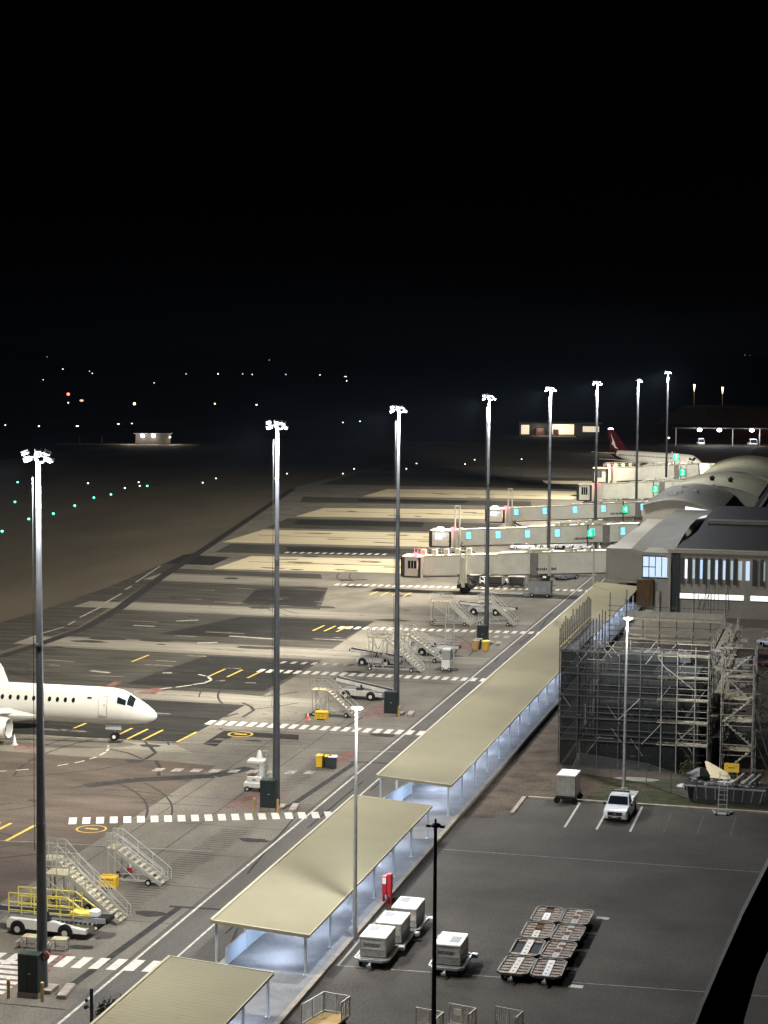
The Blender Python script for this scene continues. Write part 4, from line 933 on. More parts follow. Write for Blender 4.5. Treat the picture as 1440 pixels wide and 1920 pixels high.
# ------------------------------------------------------------------ cars
def car(label, loc, rz, m='car_white', L=4.4, W=1.8, H=1.5, ute=False, suv=False, name='parked_car', cat='car', grp='vehicles parked under the jet bridges'):
    t = thing(name, label, cat, (*loc, 0), rz, grp); h1 = .78 if not suv else .95
    if ute: h1 = .98
    def sec(x, w_, z0, z1, z1e): return [(x, -w_, z0), (x, w_, z0), (x, w_, z1e), (x, w_*.93, z1), (x, -w_*.93, z1), (x, -w_, z1e)]
    w2 = W/2
    b = MB()
    b.loft([sec(L/2, w2*.80, .42, h1-.22, h1-.30), sec(L/2-.12, w2*.93, .30, h1-.10, h1-.2), sec(L/2-.5, w2*.98, .26, h1+.0, h1-.12), sec(L/2-1.25, w2, .26, h1+.10, h1-.0), sec(0, w2, .26, h1+.12, h1+.02), sec(-L/2+.5, w2, .28, h1+.1, h1), sec(-L/2+.08, w2*.95, .34, h1+.02, h1-.06), sec(-L/2, w2*.9, .45, h1-.05, h1-.1)])
    bo_ = b.build('body', m, t, True)
    xc0, xc1 = (L/2-1.35, L/2-3.1) if ute else (L/2-1.1, -L/2+.25)
    xr0, xr1 = xc0-.75, xc1+(.2 if ute else .7)
    def ring_(z, xa, xb, w_): return [(xa, -w_, z), (xa, w_, z), (xb, w_, z), (xb, -w_, z)]
    MB().loft([ring_(h1+.08, xc0, xc1, w2*.92), ring_(H-.06, xr0, xr1, w2*.76), ring_(H, xr0-.1, xr1+.1, w2*.68)]).build('cabin', m, t)
    gl = MB(); e = .012; f0 = .12; f1 = .9
    def lerp(a, c, f): return a+(c-a)*f
    z0_, z1_ = h1+.08, H-.06
    za, zb = lerp(z0_, z1_, f0), lerp(z0_, z1_, f1)
    wa, wb = lerp(w2*.92, w2*.76, f0), lerp(w2*.92, w2*.76, f1)
    xa, xb = lerp(xc0, xr0, f0)+e*2, lerp(xc0, xr0, f1)+e*2
    MB().quad((xa, -wa*.92, za), (xa, wa*.92, za), (xb, wb*.92, zb), (xb, -wb*.92, zb)).build('windscreen', 'glass_dark', t)
    xa2, xb2 = lerp(xc1, xr1, f0)-e*2, lerp(xc1, xr1, f1)-e*2
    MB().quad((xa2, wa*.92, za), (xa2, -wa*.92, za), (xb2, -wb*.92, zb), (xb2, wb*.92, zb)).build('rear_window', 'glass_dark', t)
    for s_ in (-1, 1):
        MB().quad((xa-.18, s_*(wa+e), za), (xa2+.15, s_*(wa+e), za), (xb2+.1, s_*(wb+e), zb), (xb-.12, s_*(wb+e), zb)).build('side_window', 'glass_dark', t)
        MB().cbox((xa-.15, s_*(w2+.1), h1+.16), (.12, .2, .16)).build('mirror', 'black', t)
        MB().bbox(L/2-.28, L/2-.03, s_*w2*.75-.16, s_*w2*.75+.16, h1-.32, h1-.14, .03).build('headlight', 'glass_dark' if not ute else 'white_paint', t)
        MB().box(-L/2-.01, -L/2+.06, s_*w2*.78-.1, s_*w2*.78+.1, h1-.35, h1-.1).build('tail_light', 'red', t)
        for x in (L*.31, -L*.30): wheel(t, x, s_*(w2-.1), .36 if ute or suv else .32, .24)
    if ute:
        MB().box(-L/2-.3, xc1-.08, -w2-.02, w2+.02, .85, .95).build('tray', m, t)
        q = MB(); y_ = w2
        q.box(-L/2-.3, xc1-.08, -y_-.02, -y_+.02, .95, 1.3).box(-L/2-.3, xc1-.08, y_-.02, y_+.02, .95, 1.3).box(-L/2-.3, -L/2-.26, -y_+.02, y_-.02, .95, 1.3); q.build('tray_side', m, t)
        MB().box(xc1+.12, xc1+.24, -w2*.72, w2*.72, H+.004, H+.12).build('roof_bar', 'steel_dark', t)
        MB().box(L/2-.10, L/2+.02, -.55, .55, .58, .86).build('grille', 'black', t); MB().box(L/2-.08, L/2+.04, -.5, .5, .36, .52).build('lower_grille', 'black', t)
        MB().box(L/2+.005, L/2+.05, -.2, .2, .46, .57).build('number_plate', 'pale_strip', t); MB().box(L/2+.02, L/2+.035, -.06, .06, .7, .78).build('badge', 'galv', t)
    return t
car('white utility truck parked nose out under the glowing lamp post', (-17.35, 145.4), R(-92), 'car_white', 5.3, 1.88, 1.78, ute=True, name='utility_truck', cat='truck', grp=None)
car('white hatchback under the second bridge, leftmost of the parked vehicles', G(980, 1030), R(10)); car('white car just left of the fifth mast under the second bridge', G(1030, 1028), R(5))
car('white van like car at the right end under the second bridge', G(1131, 1034), R(-80), H=1.8, suv=True); car('white pickup with dark wheels under the second bridge', G(1075, 1030), R(178), ute=True, H=1.75, L=5)
car('silver car half hidden behind the rotunda column of the nearest bridge', G(1062, 1086), R(60), 'car_silver'); car('white tug like car behind the lattice under the nearest bridge', G(962, 1096), R(170), 'car_white', 3.4, 1.7, 1.4)
car('grey car under the nearest bridge between the wheels and the mast', G(892, 1097), R(175), 'container', 4.2)
car('dark maroon car at the right edge of the photo beyond the scaffolding', (-10.6, 219.5), R(176), 'car_red', 4.6, grp=None); car('pale blue car behind the dark maroon car', (-9.6, 234), R(170), 'car_silver', 4.5, grp=None)
car('dark car under the fourth jet bridge', G(1110, 948), R(4), 'car_red', 4.4)
for k, (x, y) in enumerate(((895, 1098), (1003, 1103), (975, 1112), (1048, 1095))):
    pass

# ------------------------------------------------------------------ baggage carts parked under the bridges
bc = thing('baggage_cart', 'grey covered baggage cart under the nearest bridge, first of its line', 'baggage cart', (-56.0, 279.5, 0), R(4), 'baggage carts under the nearest bridge')
MB().box(-1.2, 1.2, -.7, .7, .45, .55).beam((-1.2, 0, .45), (-1.9, 0, .35), .07).build('chassis', 'steel_dark', bc)
MB().box(-1.15, 1.15, .6, .66, .55, 1.7).box(-1.15, -1.09, -.66, .6, .55, 1.7).box(1.09, 1.15, -.66, .6, .55, 1.7).build('side_walls', 'grey_box', bc); MB().bbox(-1.22, 1.22, -.75, .75, 1.7, 1.8, .04).build('canopy_top', 'container', bc)
for x in (-.8, .8):
    wheel(bc, x, -.62, .2, .1); wheel(bc, x, .62, .2, .1)
for k, lb in enumerate(('second of its line', 'third of its line', 'last of its line')): dup(bc, (-56.0+3.3*(k+1), 279.9+.25*k, 0), R(4-3*k), 'grey covered baggage cart under the nearest bridge, '+lb)
# ================================================================== CARGO CONTAINERS ON DOLLIES
def dolly(label, loc, L=2.9, W=1.85, grp='dollies under the cargo containers', slats=False, variant=0, cat='dolly', name='container_dolly', rz=0):
    t = thing(name, label, cat, (*loc, 0), rz, grp)
    c = .28; w = W/2; l = L/2; oct_ = [(-w+c, -l), (w-c, -l), (w, -l+c), (w, l-c), (w-c, l), (-w+c, l), (-w, l-c), (-w, -l+c)]
    MB().prism([(x*.9, y*.9) for x, y in oct_], .34, .44).build('underframe', 'dolly_under', t)
    if not slats: MB().prism(oct_, .44, .52).build('deck', 'dolly', t)
    r_ = MB()
    for i in range(8): a, b = oct_[i], oct_[(i+1) % 8]; r_.beam((a[0], a[1], .5), (b[0], b[1], .5), .09, .14)
    r_.build('rim', 'dolly_rim' if slats else 'galv', t)
    for x in (-w*.72, w*.72):
        for y in (-l*.62, l*.62): 
            MB().tube((x-.07, y, .17), (x+.07, y, .17), .17, n=12).build('wheel', 'rubber', t, True)
    q = MB(); q.beam((0, -l, .38), (0, -l-.35, .3), .09).cbox((0, -l-.38, .3), (.26, .1, .12)).tube((0, -l-.1, .2), (0, -l-.1, .36), .06); q.build('tow_hitch', 'galv', t)
    if slats:
        MB().prism([(x*.96, y*.96) for x, y in oct_], .44, .455).build('deck', 'dolly_under', t)
        sl = MB(); n = 6
        if variant != 2:
            for k in range(n):
                y = -l+.28+(L-.56)*k/(n-1); sl.box(-w+.08, -.24, y-.17, y+.17, .46, .52); sl.box(.24, w-.08, y-.17, y+.17, .46, .52)
        else:
            sl.box(-w+.1, -.26, l-.5, l-.1, .46, .52).box(.26, w-.1, l-.5, l-.1, .46, .52).box(-w+.1, w-.1, -l+.08, -l+.5, .46, .52)
        sl.build('roller_slats', 'dolly_rib', t)
        st = MB()
        span_ = {0: (-l+.15, l-.15), 1: (-l+.15, l-.15), 2: (-l+.15, l-.1), 3: (-l+.15, 0.0), 4: (-l+.4, .3), 5: (-l+.15, l-.15)}[variant]
        y = span_[0]
        st.box(-.2, .2, span_[0], span_[1], .50, .545)
        st.build('centre_strip', {0: 'pale_strip', 1: 'container', 2: 'pale_strip', 3: 'pale_strip', 4: 'container_top', 5: 'dolly'}[variant], t)
        hl = MB()
        for k in range(int((span_[1]-span_[0])/.6)): hl.cbox((0, span_[0]+.35+k*.6, .548), (.12, .12, .006))
        hl.build('roller_holes', 'black', t)
        if variant == 5: q = MB().box(-.19, .15, -.5, .1, .546, .552).box(-.12, .22, .5, .95, .546, .552); q.build('rust_patch', 'rust', t)
        if variant in (3, 4): MB().box(-.25, .25, .35, l-.5, .50, .54).build('rust_patch', 'rust', t)
    else:
        q = MB()
        for k in range(5): q.tube((-w+.15, -l+.3+k*.5, .54), (w-.15, -l+.3+k*.5, .54), .035, n=6)
        q.build('rollers', 'galv', t)
        q = MB().bbox(w-.05, w+.35, l-.35, l+.05, .36, .58, .05); q.build('corner_step', 'white_paint', t)
    return t
J = [((-26.78, 106.55), 'at the front of the row of three', 0), ((-26.55, 109.45), 'in the middle of the row of three', 0), ((-26.38, 112.65), 'at the back of the row of three', 0), ((-22.32, 106.3), 'alone behind the black post', 1)]
for (x, y), lb, side in J:
    dolly('flat steel dolly under the white container '+lb, (x, y-.1), 3.1, 2.0)
    t = thing('cargo_container', 'white cargo container with dark lettering '+lb, 'cargo container', (x, y+.08, .58), 0, 'white cargo containers on dollies')
    w_, l_ = .77, 1.17
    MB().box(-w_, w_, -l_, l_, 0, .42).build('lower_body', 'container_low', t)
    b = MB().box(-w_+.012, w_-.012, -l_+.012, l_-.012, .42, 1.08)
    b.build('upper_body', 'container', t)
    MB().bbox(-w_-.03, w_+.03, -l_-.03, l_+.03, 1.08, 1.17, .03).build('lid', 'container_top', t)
    px_ = (-.47, -.02) if side == 0 else (.15, .58)
    MB().box(px_[0]-.15, px_[1], *( (.0, .98) if side == 0 else (-.7, .45)), 1.172, 1.178).build('grey_patch', 'patch_grey', t)
    text('Jetstar', .40, 'ink', t, (-.06, -l_-.004, .70), (R(90), 0, 0))
    q = MB(); 
    for k in range(5):
        a = PI/2+2*PI*k/5; q.quad((.66+.08*math.cos(a), -l_-.0045, .80+.08*math.sin(a)), (.66+.03*math.cos(a-.6), -l_-.0045, .80+.03*math.sin(a-.6)), (.66, -l_-.0045, .80), (.66+.03*math.cos(a+.6), -l_-.0045, .80+.03*math.sin(a+.6)))
    q.build('star', 'orange', t)
    random.seed(6); q = MB()
    for k in range(12): q.box(-.42+k*.07, -.42+k*.07+.045, -l_-.006, -l_-.0, .95, .995)
    q.build('small_writing', 'patch_grey', t)
    q = MB()
    for z in (.0, .40): q.box(-w_-.015, w_+.015, -l_-.015, l_+.015, z, z+.035)
    for xx in (-w_, w_-.05): 
        for yy in (-l_, l_-.05): q.box(xx-.008, xx+.058, yy-.008, yy+.058, .04, 1.08)
    q.build('edge_profile', 'alu', t)
rows = [('first', 0), ('second', 1), ('third', 2), ('rear', 3)]
VAR = {(0, 0): 0, (1, 0): 2, (2, 0): 3, (3, 0): 4, (0, 1): 1, (1, 1): 5, (2, 1): 5, (3, 1): 5}
DL = {(0, 0): 'flat pallet dolly with a pale strip, front row, nearer the walkway', (1, 0): 'flat pallet dolly with dark deck and long pale perforated strip', (2, 0): 'flat pallet dolly, walkway side, second from the back, half pale strip',
      (3, 0): 'flat pallet dolly with a short white plate, rear row', (0, 1): 'flat pallet dolly in the front row, away from the walkway', (1, 1): 'rust stained pallet dolly behind the outer front one', (2, 1): 'rust stained pallet dolly in the middle of the outer column', (3, 1): 'rust stained pallet dolly at the back of the outer column'}
for (r_, c_), v in VAR.items():
    dolly(DL[(r_, c_)], (-18.45+c_*1.86+.04*r_, 106.3+r_*3.42), 3.15, 1.72, 'flat pallet dollies parked in two columns', True, v, 'dolly', 'pallet_dolly', R((-1, 1, .5, -1.5, 1, -.7, .8, 0)[r_*2+c_]))
# mesh sided trolleys at the bottom edge
def cage(label, loc, rz, wd=1.55, ln=2.3, notice=False, left=True, hgt=1.05):
    t = thing('mesh_trolley', label, 'trolley', (*loc, 0), rz, 'mesh sided trolleys'); z = .5
    MB().box(0, wd, -ln, 0, z-.07, z).build('deck', 'tan', t); MB().box(.05, wd-.05, -ln+.1, -.1, z-.16, z-.07).build('underframe', 'steel_dark', t)
    for x in (.2, wd-.2):
        for y in (-.35, -ln+.35): wheel(t, x, y, .16, .1, False)
    def pan(p, q, nm):
        f = MB(); p = Vector(p); q = Vector(q); up = Vector((0, 0, hgt))
        f.beam(p, p+up, .06).beam(q, q+up, .06).beam(p+up, q+up, .06).beam(p+Vector((0, 0, .04)), q+Vector((0, 0, .04)), .05); m_ = (p+q)/2; f.beam(m_, m_+up, .05)
        o = f.build(nm, 'alu', t)
        g = MB(); n = 14
        for k in range(1, n): a = p+(q-p)*k/n; g.beam(a, a+up, .012)
        for k in range(1, 10): u = Vector((0, 0, hgt*k/10)); g.beam(p+u, q+u, .012)
        g.build('mesh', 'galv', o); MB().quad(tuple(p), tuple(q), tuple(q+up), tuple(p+up)).build('mesh_infill', 'mesh_fence', o); return o
    pan((0, 0, z), (wd, 0, z), 'gate'); pan((wd, 0, z), (wd+.05, -ln*.45, z), 'gate')
    if left: pan((0, -.05, z), (-.1, -ln, z), 'gate')
    if notice: MB().box(.3, .72, -.05, -.035, z+.5, z+.85).build('notice', 'white_paint', t)
cage('tan floored mesh trolley with open gates at the bottom edge, left of the others', G(607, 1896, .5), R(-12))
cage('mesh trolley with a white notice on its gate at the bottom edge', G(842, 1918, .5), R(-14), notice=True, left=False); cage('mesh trolley without a notice, rightmost at the bottom edge', G(929, 1924, .5), R(-14), left=False)
cage('mesh trolley mostly hidden behind the black lamp post', G(780, 1926, .5), R(-12), left=False)
# covered cargo trailer by the kerb
t = thing('cargo_trailer', 'tall cargo trailer with a pinkish lid, left of the utility truck', 'trailer', (-21.9, 149.0, 0), R(-3))
MB().box(-.78, .78, -1.3, 1.3, .5, .62).box(-.7, .7, -1.1, 1.1, .38, .5).build('chassis', 'dolly_under', t); MB().box(-.72, .72, -1.05, 1.05, .62, 2.2).build('box_body', 'pipe_grey', t)
MB().bbox(-.76, .76, -1.1, 1.1, 2.2, 2.3, .03).build('lid', 'container_top', t)
q = MB()
for y in (-.9, -.3, .3, .9): q.box(.722, .75, y-.04, y+.04, .62, 2.3)
q.build('side_strap', 'paint_red', t)
for x in (-.7, .7):
    for y in (-1.05, 1.05): wheel(t, x, y, .25, .14, False)
# ================================================================== VERGE: SKIP, SHEETS, FENCE
t = thing('rubbish_skip', 'long dark rubbish skip piled with building waste beside the scaffolding', 'skip', (-9.9, 152.2, 0), R(-3))
b = MB(); b.loft([[(-2.6, -.9, .15), (2.9, -.9, .15), (2.9, .9, .15), (-2.6, .9, .15)], [(-3.1, -1.15, 1.35), (3.3, -1.15, 1.35), (3.3, 1.15, 1.35), (-3.1, 1.15, 1.35)]]); b.build('bin_body', 'dolly_under', t)
q = MB(); q.box(-3.15, 3.35, -1.22, -1.14, 1.28, 1.4)
for k in range(9): q.beam((-2.7+k*.7, -1.0, .3), (-2.85+k*.75, -1.18, 1.3), .07)
q.build('rim', 'steel_grey', t)
def lay(name, label, cat, mb, m, loc=None, grp=None):
    o = mb.build(name, m, None, loc=loc); return tag(o, label, cat, grp)
o = MB(); random.seed(9)
for k in range(30):
    x, y = random.uniform(-12.4, -7), random.uniform(151.4, 153); z = random.uniform(1.4, 1.65); a = random.uniform(0, PI)
    o.at(x, y, z, a, rx=random.uniform(-.4, .4)); o.cbox((0, 0, 0), (random.uniform(.3, .9), random.uniform(.1, .4), random.uniform(.03, .2)))
ob = lay('building_waste', 'jumble of broken boards and offcuts filling the skip', 'waste', o, 'pipe_grey')
o = MB(); o.loft([[(-11.2, 152.6, 1.75), (-10.9, 152.6, 1.75), (-9.4, 151.9, 1.9), (-9.7, 151.7, 1.9)], [(-11.6, 153.4, 2.9), (-11.4, 153.4, 2.9), (-9.7, 152.6, 2.25), (-9.9, 152.5, 2.25)]]); lay('waste_sheet', 'cream coloured sheet sticking up out of the skip', 'sheet', o, 'sheet_cream')
o = MB(); random.seed(13)
rings = []
for k in range(5):
    rings.append([(-11.9+math.cos(a)*[.6, 1.1, 1.0, .7, .2][k]*random.uniform(.8, 1.15), 153.0+math.sin(a)*[.5, .8, .8, .5, .15][k]*random.uniform(.8, 1.1), 1.35+.28*k) for a in [i*PI/6 for i in range(12)]])
o.loft(rings); lay('rubbish_bag', 'big black plastic heap at the left end of the skip', 'bag', o, 'black')
for k in range(3):
    o = MB(); x = (-8.9, -8.1, -7.55)[k]; o.tube((x-.4, 151.5, 1.55), (x+.35, 154.3, 1.75), .17, n=12)
    lay('waste_pipe', ['thick grey pipe lying in the skip, left of three', 'thick grey pipe in the skip, middle of three', 'light grey pipe at the right end of the skip'][k], 'pipe', o, ('pipe_grey', 'pipe_grey', 'galv')[k], grp='pipes in the skip')
for k, (x, y, z) in enumerate(((-10.2, 151.6, 1.6), (-9.7, 151.5, 1.62), (-9.3, 151.9, 1.7), (-9.9, 152.1, 1.7))):
    o = MB().at(x, y, z, .5*k, .3); o.cbox((0, 0, 0), (.4, .28, .2)); lay('white_offcut', ['white block at the front of the skip, first from the left', 'white block at the front of the skip, second from the left', 'white block beside the grey pipes in the skip', 'white block behind the front ones in the skip'][k], 'offcut', o, 'white_paint', grp='white offcuts in the skip')
t = thing('site_sign', 'yellow sign board on the scaffolding above the skip', 'sign', (-9.9, 160.55, 0))
MB().box(-.62, .62, -.03, .03, .55, 1.3).build('board', 'yellow', t); q = MB(); random.seed(1)
for k in range(9): q.box(-.26+k*.06, -.26+k*.06+.045, -.036, -.031, .88, .96)
q.box(-.45, -.3, -.036, -.031, 1.05, 1.09).box(.3, .48, -.036, -.031, 1.05, 1.09); q.build('faint_writing', 'ink', t); MB().box(-.5, -.45, .03, .09, 0, 1.3).box(.45, .5, .03, .09, 0, 1.3).build('posts', 'galv', t)
t = thing('step_ladder', 'pale wheeled ladder with splayed feet at the kerb before the skip', 'ladder', (*G(1354, 1526), 0))
q = MB(); 
for s_ in (-.33, .33): q.beam((s_, -.1, .1), (s_*.95, 1.3, 3.0), .06)
q.build('rails', 'alu', t); q = MB()
for k in range(8): q.beam((-.32, -.05+.17*k, .35+.34*k), (.32, -.05+.17*k, .35+.34*k), .045)
q.build('rungs', 'alu', t); q = MB(); q.beam((-.75, .5, .12), (.75, .5, .12), .07).beam((-.75, .5, .12), (-.42, -.6, .1), .1).beam((.75, .5, .12), (.42, -.6, .1), .1).beam((-.42, -.6, .1), (.42, -.6, .1), .05).box(-.33, .33, -.5, .1, .08, .12)
q.build('base', 'alu', t)
for x in (-.42, .42): MB().tube((x, -.66, .09), (x, -.56, .09), .09, n=12).build('castor', 'rubber', t)
random.seed(21)
for k, (x, y, sx, sy, sz, m, n_, lb, ct) in enumerate(((1182, 1441, 1.6, 1.2, .75, 'black', 'plastic_heap', 'low black covered heap at the foot of the scaffolding', 'heap'),
        (1196, 1462, 1.9, .8, .12, 'pipe_grey', 'flat_sheet', 'pale flat sheet lying on the dirt behind the utility truck', 'sheet'), (1125, 1428, .5, .4, .9, 'kerb', 'sand_bag', 'small tan sack in the dark corner of the scaffolding', 'sack'),
        (1280, 1475, .6, .3, .25, 'container', 'loose_offcut', 'small pale offcut on the grass left of the skip', 'offcut'), (1290, 1458, 1.1, 1.0, 1.3, 'grass', 'low_bush', 'dark leafy bush at the left end of the skip', 'bush'), (1438, 1500, .5, .6, 1.0, 'container_top', 'white_box', 'white box cut by the right edge beside the kerb', 'box'))):
    gx, gy = G(x, y); o = MB(); rings = []
    if m == 'grass':
        for q in range(420):
            a = random.uniform(0, 2*PI); e = random.uniform(0, PI/2); r_ = random.uniform(.5, 1); c = Vector((sx*r_*math.cos(a)*math.cos(e), sy*r_*math.sin(a)*math.cos(e), sz*r_*math.sin(e)+.1)); u = Vector((random.uniform(-1, 1), random.uniform(-1, 1), random.uniform(-1, 1)))*.11; v = Vector((random.uniform(-1, 1), random.uniform(-1, 1), random.uniform(-1, 1)))*.11
            o.quad(tuple(c), tuple(c+u), tuple(c+u+v), tuple(c+v))
    else:
        for q in range(4): rings.append([(math.cos(a)*sx*(1, .9, .6, .2)[q]*random.uniform(.8, 1.15), math.sin(a)*sy*(1, .9, .6, .2)[q]*random.uniform(.8, 1.15), sz*q/3) for a in [i*PI/5 for i in range(10)]])
        o.loft(rings)
    lay(n_, lb, ct, o, m, loc=(gx, gy, .016))
t = thing('site_fence', 'temporary wire fence along the verge behind the utility truck', 'fence', (0, 0, 0))
pts = [(-22.0, 150.0), (-22.6, 160.4)], [(-22.6, 158.6), (-16.5, 156.0), (-12, 151.0), (-5.5, 150.0)]
for line in pts:
    f = MB()
    for a, b in zip(line, line[1:]):
        f.beam((*a, 1.85), (*b, 1.85), .035).beam((*a, .15), (*b, .15), .035)
    f.build('rail', 'scaf_dark', t); g_ = MB()
    for a, b in zip(line, line[1:]): g_.quad((*a, .15), (*b, .15), (*b, 1.83), (*a, 1.83))
    g_.build('wire_mesh', 'mesh_fence', t)
    for a, b in zip(line, line[1:]):
        n = max(1, int((Vector(a)-Vector(b)).length/2.4))
        for k in range(n): p = Vector(a)+(Vector(b)-Vector(a))*k/n; MB().beam((p.x, p.y, 0), (p.x, p.y, 1.9), .05).build('post', 'scaf_dark', t)
# ================================================================== SCAFFOLDING AND BUILDING SHELL
bt = thing('building_shell', 'dark unfinished building wrapped in scaffolding', 'building', (0, 0, 0))
MB().box(-21.8, -12.9, 163.2, 180.5, .1, 6.4).build('wall', 'steel_dark', bt)
MB().box(-21.9, -12.8, 163.1, 180.6, 6.4, 6.6).build('roof', 'roof_dark', bt)
for x in (-21.8, -19, -16.2): 
    MB().box(x+.3, x+2.5, 163.14, 163.18, .6, 3.4).build('cladding_panel', 'bin_dark', bt)
MB().box(-21.7, -14.6, 163.10, 163.17, 5.2, 5.9).build('window_band', 'container_low', bt); MB().box(-21.5, -15, 178.8, 180.3, 6.61, 7.4).build('roof_plant', 'grey_box', bt); MB().box(-17.5, -13.5, 169, 174, 6.61, 7.2).build('roof_plant', 'fin', bt)
MB().box(-21, -13.5, 166, 166.3, 6.61, 7.0).build('roof_kerb', 'wall_grey', bt)
st = thing('scaffolding', 'tall tube scaffolding with decks and dark netting around the unfinished building', 'scaffolding', (0, 0, 0))
LIFT = [2.5, 4.4, 6.3, 8.2, 10.1]
def standards(pts, top=11.2, m='scaf', r=.045):
    for x, y in pts: MB().tube((x, y, 0), (x, y, top+random.uniform(-.2, .5)), r, n=6).build('standard', m, st)
random.seed(8)
fx_ = [-23.0, -21.3, -19.5, -17.7, -15.9, -14.6, -13.1, -12.0]
standards([(x, 161.0) for x in fx_[:4]], 10.3, 'scaf_dark'); standards([(x, 161.0) for x in fx_[4:]], 10.4); standards([(x, 162.3) for x in fx_], 10.4, 'scaf_dark')
standards([(-24.6, 161+1.05*k) for k in range(19)], 12.2, 'scaf_dark', .05); standards([(-23.2, 161+2.1*k) for k in range(1, 10)], 11, 'scaf_dark')
standards([(x, 183.2) for x in (-23.2, -21.6, -20, -18.4, -16.8, -15.2, -13.6, -12.2)], 12.3, 'scaf_dark'); standards([(x, 181.9) for x in (-21.6, -18.4, -15.2, -12.2)], 11.6, 'scaf')
standards([(-10.9, 161.0), (-8.3, 161.0), (-10.9, 163.2), (-8.3, 163.2), (-10.9, 165.8), (-8.3, 165.8)], 10.2); standards([(-12.0, 161+2.3*k) for k in range(1, 9)], 10.9); standards([(-10.7, 168+2.3*k) for k in range(0, 6)], 10.9)
q = MB(); qd = MB(); pk = MB()
for i, z in enumerate(LIFT):
    for dz in (0, .5, 1.0):
        (qd if dz else qd).beam((-24.6, 160.96, z+dz), (-14.6, 160.96, z+dz), .045); q.beam((-14.6, 160.96, z+dz), (-12.0, 160.96, z+dz), .05)
        qd.beam((-24.66, 161, z+dz), (-24.66, 180.5, z+dz), .05); qd.beam((-23.4, 183.26, z+dz), (-12, 183.26, z+dz), .05)
        q.beam((-12.0, 161.5, z+dz), (-12.0, 181, z+dz), .05)
    pk.box(-16.3, -12.05, 161.05, 162.3, z-.12, z-.05)
    qd.box(-24.55, -16.32, 161.05, 162.25, z-.12, z-.06); qd.box(-24.55, -23.2, 162.3, 180.5, z-.12, z-.06)
    if i > 1: pk.box(-21.6, -12.1, 182, 183.2, z-.12, z-.05)
    pk.box(-12.0, -10.75, 166, 181.5, z-.12, z-.05)
q.build('ledgers', 'scaf', st); qd.build('ledgers', 'scaf_dark', st); pk.build('decking', 'plank', st)
MB().beam((-24.62, 161, 10.35), (-24.62, 180.5, 10.35), .07, .1).build('toe_board', 'yellow', st)
MB().box(-21.5, -12.2, 183.15, 183.2, 10.1, 10.7).box(-21.5, -12.2, 183.15, 183.2, 8.5, 8.9).build('toe_board', 'wall_beige', st)
q = MB()
for x0, x1, z0, z1 in ((-15.9, -13.1, 9.3, 7.2), (-14.6, -13.1, 2.7, 4.2), (-17.5, -15.9, 2.4, 4.2), (-19.5, -17.7, 4.4, 6.3)): q.beam((x0, 160.9, z0), (x1, 160.9, z1), .06)
q.build('braces', 'scaf', st)
for k in range(6): MB().quad((-24.5+1.66*k, 161.12, .2), (-22.86+1.66*k, 161.12, .2), (-22.86+1.66*k, 161.12, 10.2), (-24.5+1.66*k, 161.12, 10.2)).build('netting', 'net', st)
MB().quad((-24.5, 161.2, .2), (-24.5, 181, .2), (-24.5, 181, 10.0), (-24.5, 161.2, 10.0)).build('netting', 'net', st)
# stair tower
q = MB(); r_ = MB()
for i, z in enumerate([0]+LIFT[:4]):
    q.box(-10.85, -8.35, 163.3, 165.7, z+1.78, z+1.84) if i < 4 else None
    n = 8; y0_, y1_ = (161.2, 163.2) if 1 else 0
    for k in range(n): 
        f = k/n; x = -10.7+2.2*f if i % 2 == 0 else -8.5-2.2*f; q.cbox((x, 162.0, z+.2+1.9*f), (.26, .7, .04))
    for dz in (.1, 1.0): r_.beam((-10.9, 160.95, z+dz+1.8), (-8.3, 160.95, z+dz+1.8), .05)
    r_.beam((-10.7 if i % 2 == 0 else -8.5, 161.6, z+.2), (-8.5 if i % 2 == 0 else -10.7, 161.6, z+2.1), .06)
    r_.beam((-8.3, 161, z+1.9), (-8.3, 165.8, z+1.9), .05); r_.beam((-8.25, 161, z+.6), (-8.25, 165.8, z+1.5), .045)
q.build('stair_treads', 'plank', st); r_.build('stair_rails', 'scaf', st)
# clutter of tubes and braces on the right side
r_ = MB(); random.seed(17)
for k in range(130):
    x = random.choice((-12.0, -10.7, -8.4)); y = random.uniform(163, 181); z = random.uniform(.3, 10); r_.beam((x, y, z), (x+random.uniform(-.3, 1.0), y+random.uniform(-1.6, 1.6), z+random.uniform(-.8, 1.0)), .05)
r_.build('braces', 'scaf', st); r_ = MB()
for k in range(150):
    x, y, z = random.uniform(-24, -12.4), random.choice((161.1, 162.3, 162.8, 182.5)), random.uniform(.5, 10); v = random.choice(((1.6, 0, 0), (0, 0, 1.8), (1.1, 0, 1.5), (-1.1, 0, 1.5), (1.8, .2, .1)))
    r_.beam((x, y, z), (x+v[0], y+v[1], min(11, z+v[2])), .035)
r_.build('inner_tubes', 'scaf', st); r_ = MB()
for k in range(50): r_.cbox((random.uniform(-12, -9.5), random.uniform(164, 181), random.choice(LIFT)+.02), (random.uniform(.4, 1.2), random.uniform(.2, 1.6), random.uniform(.04, .25)))
o_ = r_.build('deck_clutter', 'pipe_grey', st); o_['kind'] = 'stuff'
r_ = MB()
for k in range(9): y = 183.3-.0*k; x = -14.5+random.uniform(-.5, 3.2); r_.beam((x, y, 11), (x+random.uniform(-.3, .5), y+.5, random.uniform(12, 14)), .05)
r_.build('loose_tubes', 'scaf_dark', st)
r_ = MB(); r_.tube((-8.0, 161, 0), (-8.2, 166, 9), .04).tube((-8, 161.4, 3), (-6.7, 161.2, .2), .05).tube((-7.9, 162, 5.5), (-7.5, 161.6, 3.5), .05).tube((-7.5, 161.6, 3.5), (-7.0, 161.3, 2.0), .05); r_.build('raking_props', 'scaf_dark', st)

